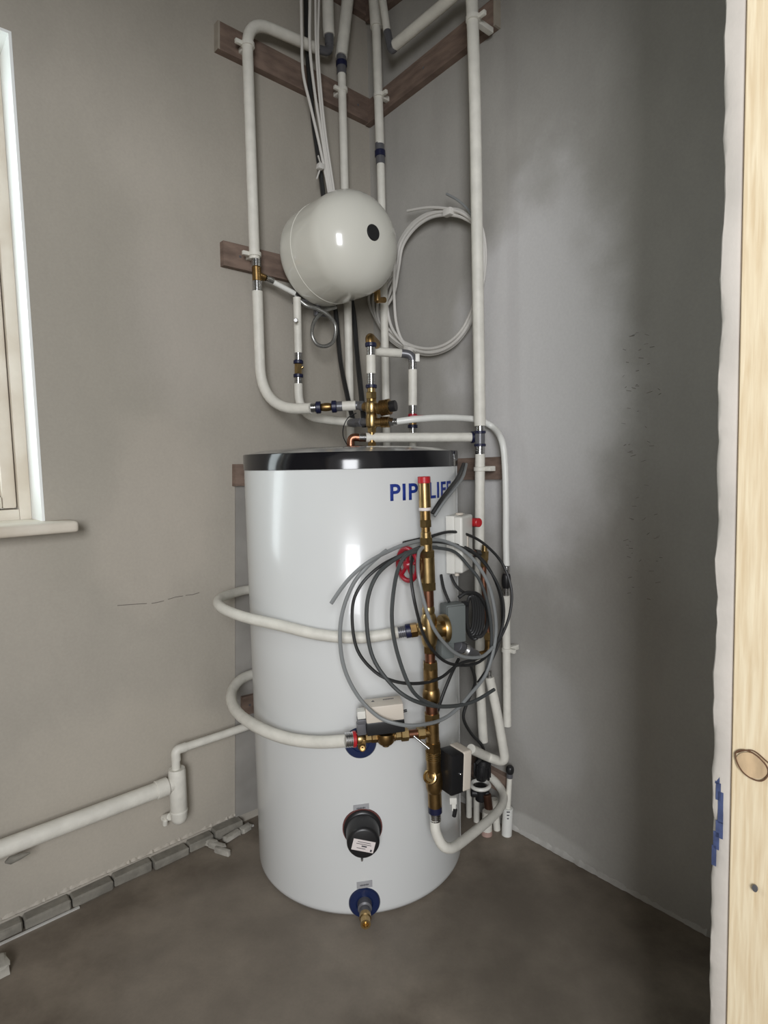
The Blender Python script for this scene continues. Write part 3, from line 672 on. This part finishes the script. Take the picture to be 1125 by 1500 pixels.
# measure true position along the straight stack for a pixel height
def mt(y):
    lo_, hi_ = 0.0, 1.0
    for _ in range(30):
        mid = (lo_ + hi_) / 2; p = m0.lerp(m1, mid) - C; py = 750 - F * p.dot(UP) / p.dot(FW)
        if py < y: lo_ = mid
        else: hi_ = mid
    return lo_
def mp(y): return m0.lerp(m1, mt(y))
ru = MD / F * 1.03
man = thing('brass_manifold', 'upright assembly of brass valves with a red cap in front of the cylinder', 'manifold', m1)
segs = [('red_cap', M_RED, 697, 708, 9.2, 'c'), ('pipe_stub', M_BRASS, 707, 744, 8.6, 'c'), ('joint_tape', M_STICK, 743, 748, 9.0, 'c'), ('adaptor', M_BRASS2, 747, 762, 7.6, 'c'), ('nut', M_BRASS, 761, 772, 9.0, 'h'),
        ('adaptor', M_BRASS2, 771, 780, 6.4, 'c'), ('adaptor', M_BRASS, 779, 788, 7.5, 'c'), ('nut', M_BRASS, 787, 797, 9.8, 'h'), ('adaptor', M_BRASS, 796, 807, 8.6, 'c'), ('nut', M_BRASS, 806, 816, 12.3, 'h'),
        ('cartridge', M_BRASS, 815, 854, 11.3, 'c'), ('nut', M_BRASS, 852, 864, 12.8, 'h'), ('copper_tube', M_COP, 863, 888, 8.4, 'c'), ('adaptor', M_BRASS, 886, 902, 9.2, 'b'),
        ('valve_body', M_BRASS, 897, 948, 12.5, 'b'), ('adaptor', M_BRASS2, 940, 956, 9.5, 'h'), ('copper_tube', M_COP, 954, 972, 7.6, 'c'), ('nut', M_BRASS, 969, 980, 11.5, 'h'),
        ('cartridge', M_BRASS2, 978, 1010, 10.6, 'c'), ('union', M_BRASS2, 1006, 1031, 13.0, 'b'), ('copper_tube', M_COP, 1029, 1046, 9.0, 'c'), ('nut', M_BRASS, 1044, 1058, 12.2, 'h'), ('tee', M_BRASS2, 1056, 1088, 9.6, 'c'),
        ('nut', M_BRASS2, 1086, 1101, 12.0, 'h'), ('union', M_BRASS, 1099, 1113, 11.5, 'r'), ('union', M_BRASS2, 1111, 1136, 10.6, 'c'), ('valve_body', M_BRASS2, 1126, 1162, 13.0, 'b'), ('adaptor', M_BRASS2, 1158, 1182, 10.2, 'c'),
        ('blue_ring', M_BLUEF, 1180, 1190, 10.4, 'c'), ('steel_sleeve', M_CHROME, 1189, 1202, 8.6, 'r')]
stack(man, m0, m1, [(a, b, mt(c), mt(d), e_ * ru, f_) for a, b, c, d, e_, f_ in segs], 0, 1)
# front boss of the lowest valve
bz = G(628.5, 1138, MD - .02)
mk('valve_boss', lathe(G(633, 1138, MD), (bz - G(633, 1138, MD)), [(0, .0165), (.016, .0165), (.020, .0155), (.021, .0125), (.017, .0105), (.017, 0)], 24), M_BRASS, man)
# upper branch to the left
stack(man, G(586, 926, MD - .003), G(636, 918, MD), [('coupling', M_GREYF, 583, 597, 8.4 * ru, 'r'), ('blue_ring', M_BLUEF, 594, 602, 10.2 * ru), ('nut', M_BRASS2, 601, 611, 10.6 * ru, 'h'), ('branch', M_BRASS, 609, 632, 10.5 * ru, 'b')], 586, 636)
# right hand brass block next to grey box
mk('valve_block', join(bar(G(634, 922, MD), G(650, 921, MD + .01), .0185), lathe(G(646, 921, MD + .01), V((1, .35, 0)), [(0, .030), (.004, .032), (.012, .032), (.014, .026)], 24)), M_BRASS, man)
# lower branch with strainer
bd = 1.27
b0, b1 = G(506, 1084, bd), G(636, 1072, MD)
def bt(x): return (x - 506) / 130
stack(man, b0, b1, [(n_, m_, bt(a), bt(b), r_ * ru, s_) for n_, m_, a, b, r_, s_ in [
    ('steel_sleeve', M_CHROME, 505, 517, 10.6, 'r'), ('red_ring', M_RED, 516, 521, 11.4, 'c'), ('elbow_body', M_BRASS, 520, 535, 8.8, 'b'), ('nut', M_BRASS, 534, 543, 6.6, 'h'), ('nut', M_BRASS2, 543, 554, 7.4, 'h'),
    ('nipple', M_BRASS2, 552, 578, 8.0, 'c'), ('nut', M_BRASS, 577, 586, 7.0, 'h'), ('nut', M_BRASS, 586, 597, 9.2, 'h'), ('copper_tube', M_COP, 596, 611, 6.2, 'c'), ('nut', M_BRASS, 610, 622, 8.8, 'h'), ('nipple', M_BRASS2, 621, 634, 7.0, 'c')]], 0, 1)
sc_ = G(565, 1079, bd + .01)
mk('strainer_bowl', lathe(sc_ + Z * .012, -Z, [(0, .010), (.003, .0185), (.008, .0195), (.022, .0190), (.027, .015), (.028, .008), (.033, .008), (.033, 0)], 24), M_BRASS2, man)
mk('mounting_lug', join(box(G(530, 1090, bd - .002), V((1, 0, 0)), V((0, 1, 0)), Z, .018, .006, .022, .003), lathe(G(531, 1096, bd - .003), G(531, 1096, bd - .013) - G(531, 1096, bd - .003), [(0, .0075), (.009, .0075), (.010, .0055), (.010, .003), (.002, .0028), (.002, 0)], 16)), M_BRASS2, man)
mk('lever', bar(G(606, 1078, MD - .02), G(629, 1097, MD - .035), .0028), M_CHROME, man)
# red handwheel
hwc = G(597, 827, MD + .0); hn = (V((-.75, -.66, 0))).normalized(); hu = hn.cross(Z).normalized()
hw = thing('red_handwheel', 'dark red handwheel left of the brass assembly among the cables', 'valve handle', hwc - Z * .035)
rim = [hwc + hu * .031 * cos(a) + Z * .036 * sin(a) for a in [2 * pi * i / 36 for i in range(36)]]
mk('rim', tube(rim, .0055, 10, True), M_REDW, hw)
spk = []
for k in range(5):
    a = 2 * pi * k / 5 + .4; spk.append(bar(hwc, hwc + hu * .027 * cos(a) + Z * .03 * sin(a), .0042, 8))
mk('spokes', join(*spk, lathe(hwc - hn * .006, hn, [(0, .010), (.010, .010), (.014, .006), (.014, 0)], 16)), M_REDW, hw)
mk('stem', bar(hwc - hn * .02, hwc + V((.03, .012, -.004)), .005), M_BRASS2, hw)

# pipe from the manifold's foot round to the right
pw = cat([G(637.5, 1198, 1.315), G(638, 1216, 1.31), G(646, 1235, 1.305), G(655, 1242, 1.31), G(667, 1239.5, 1.33), G(692, 1221, 1.40), G(722, 1196, 1.50), G(736, 1177, 1.58), G(736, 1160, 1.64), G(724, 1143, 1.68), G(709, 1131, 1.71)], 8)
pipe('foot_pipe', 'thick white pipe curving from the foot of the brass assembly to the right', pw, .0118)
# pipe with bend behind, right
pz_ = fillet([R(717, 992, .12), R(729, 1048, .11), R(741, 1118, .09), G(715, 1109, 1.60), G(690, 1097, 1.52)], [0, .02, .05, .02, 0])
pr_ = pipe('angled_pipe', 'white pipe slanting down the right wall and turning back to the cylinder', pz_, .0125)
stack(pr_, R(717, 983, .12), R(717, 995, .12), [('steel_sleeve', M_CHROME, 983, 995, .0075, 'r')], 983, 995)

# ================================================================ BOXES
# white junction box on the tank's side
az = 64; rdB, tgB = radial(az); ztop = G(655, 756, 1.44).z; zbot = G(655, 841, 1.44).z
jb = thing('white_junction_box', 'white electrical box fixed to the right side of the cylinder', 'electrical box', TA(az, zbot, .02))
mk('base', box(TA(az, (ztop + zbot) / 2, .010), tgB, rdB, Z, .085, .022, ztop - zbot, .003), M_WBOX, jb)
mk('cover', box(TA(az, (ztop + zbot) / 2, .030), tgB, rdB, Z, .083, .022, ztop - zbot - .004, .006, 3), M_WBOX, jb)
mk('knockout', join(bar(TA(az, ztop - .001, .02), TA(az, ztop + .004, .02), .010), bar(TA(az - 4, zbot, .02), TA(az - 4, zbot - .008, .02), .006)), M_PALE, jb)
mk('latch', box(TA(az, (ztop + zbot) / 2, .0415), tgB, rdB, Z, .008, .002, .05, .0008), M_PALE, jb)
# grey control box beside manifold
gc = G(668, 914, 1.37); gx = V((.93, .37, 0)).normalized(); gy = V((-gx.y, gx.x, 0))
gb = thing('grey_actuator_box', 'grey rectangular actuator box right of the brass assembly', 'actuator', gc - Z * .05)
mk('housing', box(gc + gy * .018, gx, gy, Z, .048, .036, .092, .004), M_GBOX, gb)
mk('cover', box(gc - gy * .002, gx, gy, Z, .046, .006, .086, .002), M_GBOX, gb)
mk('gland', join(bar(gc + Z * .040 + gx * .024 + gy * .015, gc + Z * .040 + gx * .040 + gy * .015, .008)), M_BLACK, gb)
gc2 = G(652, 950, 1.375)
mk('foot', box(gc2, gx, gy, Z, .034, .03, .042, .004), M_GBOX, gb)
# union rings below it
un = thing('ribbed_union', 'ribbed steel pipe union below the grey actuator box', 'fitting', G(680, 955, 1.45))
stack(un, G(668, 945, 1.42), G(708, 965, 1.52), [('ring', M_GREYF, 0, .16, .016), ('ring', M_CHROME, .18, .30, .0165, 'r'), ('ring', M_GREYF, .32, .42, .015), ('body', M_GREYF, .4, .7, .0125), ('bolt', M_CHROME, .68, .8, .009)], 0, 1)
# white and black actuator above the lower branch
a1c = G(562, 1039, 1.275); ax_ = (V((1, .12, .05))).normalized(); ay_ = V((-ax_.y, ax_.x, 0)).normalized(); azz = ax_.cross(ay_)
if azz.z < 0: azz = -azz
ac = thing('zone_valve_actuator', 'white-topped black actuator box above the short brass branch', 'actuator', a1c - Z * .05)
tilt = (ay_ + Z * .0).normalized()
wc_ = mk('cover', box(a1c, ax_, ay_, azz, .082, .048, .036, .003), M_PALE, ac)
mk('base', box(a1c - azz * .032, ax_, ay_, azz, .083, .046, .029, .003), M_BLACK, ac)
mk('cable_entry', box(a1c - ax_ * .050 - azz * .003, ax_, ay_, azz, .018, .024, .017, .002), M_WBOX, ac)
mk('clamp', join(box(a1c - ax_ * .050 - azz * .018, ax_, ay_, azz, .020, .026, .011, .002), box(a1c - ax_ * .052 - azz * .036, ax_, ay_, azz, .020, .018, .026, .002)), M_GREYF, ac)
mk('lever', bar(a1c + ax_ * .038 - azz * .010, a1c + ax_ * .051 - azz * .009, .003), M_BLACK, ac)
topc = a1c + azz * .0183
mk('print', join(lathe(topc - ax_ * .022 + ay_ * .006, azz, [(0, .0045), (.0004, .0045)], 3), *[box(topc + ax_ * (.002 + .0035 * k) + ay_ * .009, ax_, ay_, azz, .0024, .0035, .0006) for k in range(7)]), M_INK, wc_, smooth=False)
# second actuator, on the manifold's right
a2 = G(661, 1128, 1.315); bx = V((.90, -.10, -.10)).normalized(); bx = V((.80, .52, -.05)).normalized(); by = V((-bx.y, bx.x, 0)).normalized(); bzz = bx.cross(by)
if bzz.z < 0: bzz = -bzz
an = thing('side_actuator', 'black actuator with a pale cover right of the lowest brass valve', 'actuator', a2 - Z * .05)
mk('base', box(a2, bx, by, bzz, .038, .050, .092, .004), M_BLACK, an)
mk('cover', box(a2 + bx * .026 + bzz * .002, bx, by, bzz, .026, .052, .093, .005, 3), M_PALE, an)
mk('cable_clamp', join(box(G(663.5, 1172, 1.325), V((1, 0, 0)), V((0, 1, 0)), Z, .017, .012, .016, .002), box(G(664.5, 1181, 1.325), V((1, 0, 0)), V((0, 1, 0)), Z, .010, .01, .020, .002)), M_WBOX, an)
mk('cable_end', bar(G(667, 1185, 1.32), G(665, 1196, 1.32), .005), M_BLACK, an)
mk('screw', bar(a2 - by * .024 + bx * .006, a2 - by * .028 + bx * .006, .003), M_CHROME, an)

# ================================================================ FITTINGS ON THE RIGHT
# red-capped stub out of the tank
rs = thing('red_capped_stub', 'short brass stub with a red cap behind the white electrical box', 'fitting', G(690, 766, 1.50) - Z * .01)
stack(rs, G(672, 764.5, 1.56), G(702, 765.5, 1.50), [('stub', M_BRASS2, 0, .72, .0095), ('cap', M_RED, .68, 1, .0115)], 0, 1)
# copper run
cr = thing('copper_pipe', 'copper pipe with brass elbows between the cables and the right wall', 'pipe', G(712, 940, 1.60))
mk('tube', tube(fillet([G(709, 818, 1.58), G(708, 850, 1.58), G(716, 935, 1.57)], .02), .0075, 12), M_COP, cr)
stack(cr, G(710, 798, 1.58), G(709, 830, 1.58), [('elbow', M_BRASS, 0, .3, .0075), ('nut', M_BRASS, .28, .7, .0115, 'h'), ('nut', M_BRASS2, .7, 1, .0095, 'h')], 0, 1)
stack(cr, G(680, 808, 1.52), G(708, 812, 1.58), [('tube', M_COP, 0, .55, .0085), ('nut', M_CHROME, .2, .35, .011, 'r'), ('nut', M_BLACK, .5, .75, .0115, 'h')], 0, 1)
stack(cr, G(714, 925, 1.57), G(716, 948, 1.57), [('nut', M_BRASS, 0, .5, .0115, 'h'), ('nut', M_BRASS2, .5, 1, .0095, 'b')], 0, 1)
mk('elbow', tube(fillet([G(716, 938, 1.57), G(716, 957, 1.57), G(692, 962, 1.53)], .02), .0105, 12), M_BRASS2, cr)
# pump / motor cluster near the floor
pmx, pd2 = 708, 1.66
pu = thing('zone_valve_motor', 'black motorised valve with a white collar low on the right behind the pipes', 'valve', G(708, 1178, pd2))
mk('motor', lathe(G(709, 1110, pd2), G(704, 1146, pd2) - G(709, 1110, pd2), [(0, .012), (.004, .021), (.020, .023), (.022, .020), (.034, .022), (.05, .022), (.060, .017), (.066, .014)], 20), M_BLACK, pu)
ribs = []
for k in range(8):
    a = 2 * pi * k / 8; q = G(706.5, 1128, pd2); ribs.append(box(q + V((cos(a), sin(a), 0)) * .022, V((cos(a), sin(a), 0)), V((-sin(a), cos(a), 0)), Z, .006, .004, .045, .001))
mk('ribs', join(*ribs), M_BLACK, pu)
cp = G(703.5, 1150, pd2)
mk('collar', tube([cp + V((cos(a) * .026, sin(a) * .026, 0)) for a in [2 * pi * i / 28 for i in range(28)]], .0055, 8, True), M_WBOX, pu)
mk('valve_body', join(bar(G(704, 1150, pd2), G(705, 1172, pd2), .017), bar(G(690, 1161, pd2), G(716, 1163, pd2), .012)), M_BLACK, pu)
mk('tail', bar(G(713, 1163, pd2 - .01), G(717, 1193, pd2 - .01), .0125), mat('dark_copper', (0.12, 0.06, 0.04), .4, .8), pu)
# pipes into the floor
def flo(x0, y0, x1, y1, d, r, label, extra=None):
    a = G(x0, y0, d); b = G(x1, y1, d); b.z = max(b.z, 0.0); t = a.z / (a.z - b.z) if a.z > b.z else 1
    root = pipe('floor_pipe', label, [a, V((b.x, b.y, 0))], r); return root, a, V((b.x, b.y, 0))
def fd(x, y):
    r = ray(x, y); return (C + r * (-C.z / r.z)).y
f1, _, _ = flo(687, 1150, 687, 1196, fd(687, 1196), .0088, 'white floor pipe nearest the cylinder under the motorised valve')
f2, _, _ = flo(698, 1160, 698, 1203, fd(698, 1203), .0092, 'white floor pipe under the middle of the motorised valve')
f3, a3, b3 = flo(714, 1188, 713, 1222, fd(713, 1222), .0145, 'short fat floor pipe with a pink foot behind the curved pipe')
mk('pink_sleeve', lathe(b3, Z, [(0, .016), (.012, .016), (.013, .014)], 20), mat('pink_plastic', (.40, .27, .23), .6), f3)
f4, _, _ = flo(724, 1170, 728, 1215, fd(728, 1215), .0105, 'white floor pipe between the curved pipe and the marked one')
f5, a5, b5 = flo(747, 1128, 742, 1223, fd(742, 1223), .0075, 'slim white floor pipe with printed marks nearest the right wall')
stack(f5, a5, b5, [('coupling', M_BLACK, -.06, .06, .0115, 'b'), ('steel_sleeve', M_GREYF, .04, .12, .009), ('outer_sleeve', M_PIPE, .58, 1, .0145)], 0, 1)
for k in range(3):
    q = a5.lerp(b5, .60 + .05 * k); mk('printed_mark', box(q - V((0.002, .0146, 0)), V((1, 0, 0)), V((0, 1, 0)), Z, .009 - .002 * k, .001, .003), M_INK, f5, smooth=False)

# ================================================================ CABLES
def cable(label, pts, r, m, closed=False, k=8, name='cable', c='cable'):
    return tag(mk(name, tube(cat(pts, k, closed), r, 8, closed), m), label, c)
# big coil on the manifold
def CD(x, y, near=0.0):
    """forward distance of the coil: hangs from behind the brass at its top, in front of it lower down"""
    d = 1.235 + max(0, (x - 600)) * 0.0016 + max(0, (870 - y)) * 0.0009 * (1 if x > 580 else max(0, (x - 540) / 40))
    return d + near
def cp_(lst, near=0.0): return [G(x, y, CD(x, y, near)) for x, y in lst]
lf = [(485, 884), (500, 862), (518, 841), (542, 822), (568, 808), (595, 797), (626, 791), (655, 794), (687, 813), (712, 848), (724, 890), (726, 934), (713, 985), (688, 1018), (668, 1040), (645, 1055), (614, 1062), (585, 1061), (553, 1049), (522, 1016), (502, 970), (499, 912), (514, 862), (536, 832), (566, 806)]
cable('light grey cable making the outermost loop of the coil in front of the brass', cp_(lf), .0042, M_GCAB)
cable('black cable whose loop reaches farthest right, dipping behind the grey box', cp_([(591, 795), (626, 787), (659, 779), (687, 784), (712, 799), (736, 826), (749, 864), (746, 902), (732, 936), (712, 962), (690, 974), (659, 972), (637, 956), (620, 928), (607, 880), (602, 840), (606, 812), (622, 800)], .012), .0036, M_RUB)
cable('black cable loop second from the left in the coil', cp_([(622, 799), (590, 812), (556, 830), (528, 858), (516, 893), (522, 948), (547, 982), (578, 998), (614, 1001), (645, 993), (672, 973), (705, 962), (728, 940), (738, 900), (730, 858), (700, 815), (660, 797), (630, 793)], .006), .0036, M_RUB)
cable('dark grey cable loop third from the left, ending low at the right', cp_([(640, 802), (612, 804), (578, 820), (550, 846), (537, 892), (544, 957), (572, 1001), (606, 1026), (648, 1035), (690, 1029), (724, 1010)], -.004), .0044, M_DCAB)
cable('dark grey cable of the coil hanging nearly straight before curving under', cp_([(628, 806), (598, 812), (583, 834), (575, 880), (575, 920), (583, 960), (598, 1001), (614, 1022), (640, 1034)], -.010), .0042, M_DCAB)
cable('light grey cable crossing in front of the upper brass valve', cp_([(622, 800), (613, 812), (614, 850), (630, 909), (652, 943), (676, 961), (705, 962), (722, 948)], -.022), .0040, M_GCAB)
cable('dark cable arc passing over the white electrical box', cp_([(634, 802), (665, 808), (687, 830), (704, 853), (716, 892), (720, 940), (712, 985)], .016), .0040, M_DCAB)
cable('black cable arc near the top right of the coil', cp_([(632, 789), (660, 796), (690, 806), (716, 832), (734, 878), (734, 930), (716, 975), (700, 1000)], .022), .0036, M_RUB)
cable('grey cable running up from the white electrical box to the lid', [G(636, 756, 1.36), G(650, 735, 1.38), G(668, 713, 1.45), G(678, 698, 1.52), G(683, 680, 1.62)], .0042, M_GCAB)
cable('black cable running up from the white electrical box to the lid', [G(633, 752, 1.35), G(647, 731, 1.37), G(664, 709, 1.44), G(672, 697, 1.50), G(679, 680, 1.62)], .0048, M_RUB)
cable('short black cable leaving the underside of the white electrical box', [G(646, 842, 1.43), G(650, 862, 1.41), G(658, 882, 1.39)], .0038, M_RUB)
cable('black cable from the white electrical box toward the bundled coil', [G(660, 842, 1.47), G(668, 858, 1.46), G(680, 868, 1.46), G(690, 870, 1.46)], .0036, M_RUB)
# black bundle right of grey box
bb = thing('black_cable_bundle', 'tight bundle of black cable hanging right of the grey box', 'cable', G(692, 935, 1.46))
for k in range(5):
    cx, cy, rx, ry = 689 + 1.5 * k, 899 + k, 5 + 2.0 * k, 25 + 2 * k
    mk('loop', tube(cat([G(cx + rx * cos(a), cy + ry * sin(a), 1.455 + .006 * k) for a in [2 * pi * i / 12 for i in range(12)]], 4, True), .0042, 8, True), M_RUB, bb)
mk('loop', tube(cat([G(672, 875, 1.43), G(685, 868, 1.44), G(702, 872, 1.46), G(713, 892, 1.47), G(714, 914, 1.47), G(706, 931, 1.47), G(695, 931, 1.47), G(686, 920, 1.46)], 6), .0046, 8), M_RUB, bb)
cable('black cable dropping behind the brass assembly from the grey box', [G(672, 965, 1.42), G(660, 990, 1.39), G(648, 1020, 1.37), G(640, 1045, 1.36)], .0040, M_RUB)
cable('black cable looping down to the motorised valve', [G(690, 975, 1.55), G(696, 1000, 1.58), G(684, 1030, 1.58), G(679, 1052, 1.58), G(690, 1074, 1.60), G(706, 1092, 1.62), G(708, 1106, 1.63), G(698, 1118, 1.63)], .0044, M_RUB)
# cables from the ceiling
cable('outer left thin white cable coming down from the ceiling', [L(440, -60, .088), L(441, 0, .088), L(442, 53, .088), L(444, 107, .08), L(456, 160, .07), L(470, 222, .06), L(482, 285, .05), L(486, 330, .028)], .0042, M_WCAB)
cable('thin white cable next to the black one from the ceiling', [L(454, -60, .088), L(454, 0, .088), L(454, 71, .088), L(462, 142, .075), L(472, 204, .065), L(484, 285, .055), L(488, 330, .028)], .0042, M_WCAB)
cable('third thin white cable from the ceiling', [L(461, -60, .092), L(462, 0, .092), L(463, 71, .092), L(468, 142, .08), L(475, 204, .07), L(487, 285, .06), L(491, 330, .028)], .0036, M_WCAB)
cable('innermost thin white cable from the ceiling', [L(467, -60, .092), L(467, 0, .092), L(466, 71, .092), L(471, 142, .08), L(478, 204, .07), L(490, 285, .06), L(494, 330, .028)], .0036, M_WCAB)
cable('thick black cable coming down from the ceiling behind the vessel', [L(447, -60, .03), L(448, 0, .03), L(450, 71, .03), L(458, 169, .032), L(465, 222, .035), L(474, 290, .035), L(485, 400, .022), L(492, 460, .035), L(499, 530, .06), G(511, 590, 1.80), G(520, 625, 1.78)], .0072, M_RUB)
cable('black cable below the vessel leading to the brass group', [L(508, 400, .022), L(518, 460, .05), L(523, 520, .10), G(529, 575, 1.74), G(534, 625, 1.70)], .0078, M_RUB)
tag(mk('cable_tie', join(box(L(469, 244, .062), V1, NL, (Z + V1 * .2).normalized(), .020, .018, .018, .004), bar(L(469, 238, .06), L(466, 228, .07), .0025), bar(L(468, 250, .06), L(464, 262, .065), .0025)), M_WCAB), 'white tie binding the ceiling cables above the vessel', 'cable tie')
# white coil on the right wall
wc = thing('white_cable_coil', 'large coil of white cable hanging on the right wall behind the tall pipe', 'cable', R(640, 520, .04))
base_loop = [(541, 432), (552, 470), (575, 500), (603, 515), (634, 519), (664, 506), (688, 476), (704, 430), (711, 375), (704, 330), (686, 312), (660, 306), (630, 311), (604, 328), (585, 356), (578, 392)]
rk = random.Random(11)
for k in range(6):
    sh = (k - 2.5)
    pts = []
    for i, (x, y) in enumerate(base_loop):
        cx, cy = 638, 414; f_ = 1 - 0.018 * (k) + rk.uniform(-.006, .006)
        if i == 0: x += 6 * k
        pts.append(R(cx + (x - cx) * f_, cy + (y - cy) * (f_ + .002 * k), .028 + .006 * (k % 3)))
    mk('loop', tube(cat(pts, 6, True), .0046, 8, True), M_WCAB, wc)
mk('loop', tube(cat([R(578, 380, .05), R(577, 420, .05), R(580, 470, .05), R(590, 500, .045), R(610, 514, .04)], 6), .0046, 8), M_WCAB, wc)
mk('loop', tube(cat([R(565, 395, .05), R(566, 440, .05), R(574, 480, .05), R(595, 508, .045)], 6), .0046, 8), M_WCAB, wc)
mk('cable_end', tube(cat([R(597, 309, .045), R(630, 304, .045), R(665, 308, .045), R(690, 322, .045), R(703, 345, .04)], 6), .0042, 8), M_WCAB, wc)
g_e = mk('cable_end', tube(cat([R(654, 284, .055), R(670, 293, .05), R(686, 308, .045), R(696, 328, .04)], 6), .0034, 8), M_GCAB, wc); g_e['label'] = 'loose grey cable end'
mk('cable_tie', box(R(657, 311, .05), V2, NR, Z, .030, .02, .020, .004), M_WCAB, wc)
mk('cable_tie', box(R(598, 512, .05), (V2 + Z * .4).normalized(), NR, Z, .026, .02, .022, .004), M_WCAB, wc)

# ================================================================ WASTE PIPE ON THE LEFT
wo = .045
wp = pipe('waste_pipe', 'fat white waste pipe sloping along the left wall to an upright trap', [L(-90, 1278, wo), L(236, 1155, wo)], .0205, M_LAG, 20)
stack(wp, L(228, 1158, wo), L(262, 1145, wo), [('socket', M_LAG, 0, .5, .0235), ('spigot', M_LAG, .45, 1, .018)], 0, 1)
mk('trap_body', lathe(L(262, 1184, wo), Z, [(-.002, .0215), (0, .0225), (L(258, 1126, wo).z - L(262, 1184, wo).z - .006, .0225), (L(258, 1126, wo).z - L(262, 1184, wo).z, .0205), (L(258, 1126, wo).z - L(262, 1184, wo).z, .012)], 28), M_LAG, wp)
mk('trap_bend', lathe(L(262, 1185, wo), -Z, [(0, .0225), (.002, .0232), (.006, .0232), (.009, .0222), (.022, .0215), (.032, .018), (.038, .011), (.040, 0)], 28), M_LAG, wp)
mk('wall_clip', join(bar(L(250, 1196, wo - .01), L(240, 1198, .004), .010), bar(L(242, 1200, .025), L(242, 1208, .02), .007)), M_LAG, wp)
sub(wp, fillet([L(258, 1130, wo), L(257, 1099, wo), L(315, 1080, wo), L(400, 1051, wo)], .015), .0112, M_LAG)
mk('elbow', tube(fillet([L(258, 1114, wo), L(257, 1099, wo), L(272, 1094, wo)], .013), .0125, 14), M_LAG, wp)
mk('lump', lathe(L(6, 1251, wo + .01) - Z * .02, V1, [(0, 0.002), (.01, .009), (.03, .007), (.05, .002)], 8), M_BRICK, wp)

# debris
def lumpy(c, ax, ay, az_, sx, sy, sz, seed):
    r_ = random.Random(seed); g = box(c, ax, ay, az_, sx, sy, sz, min(sx, sy, sz) * .25, 2)
    return [v + V((r_.uniform(-1, 1), r_.uniform(-1, 1), r_.uniform(-.3, .3))) * min(sx, sy) * .12 for v in g[0]], g[1]
def on_floor(x, y): r = ray(x, y); return C + r * (-C.z / r.z)
tag(mk('plaster_offcut', lumpy(on_floor(1, 1422) + Z * .012, V1, NL, Z, .03, .05, .026, 2), M_OFFCUT), 'small pale lump on the floor at the lower left edge', 'debris')
for i, (x, y, a, b) in enumerate([(318, 1243, .055, .016), (326, 1251, .05, .012), (309, 1238, .04, .02), (340, 1228, .05, .02), (360, 1217, .035, .018)]):
    dr = (V1 * (.4 if i != 3 else 1) + NL * (1 if i < 3 else -.1)).normalized()
    tag(mk('mortar_scrap', lumpy(on_floor(x, y) + Z * .008, dr, V((-dr.y, dr.x, 0)), Z, a, b, .016, 10 + i), M_OFFCUT),
        ['flat grey mortar scrap among the broken blocks left of the cylinder', 'mortar scrap lying farthest out on the floor left of the cylinder', 'mortar scrap nearest the trap on the floor', 'long mortar scrap against the wall foot near the cylinder', 'mortar scrap touching the foot of the cylinder'][i], 'debris')
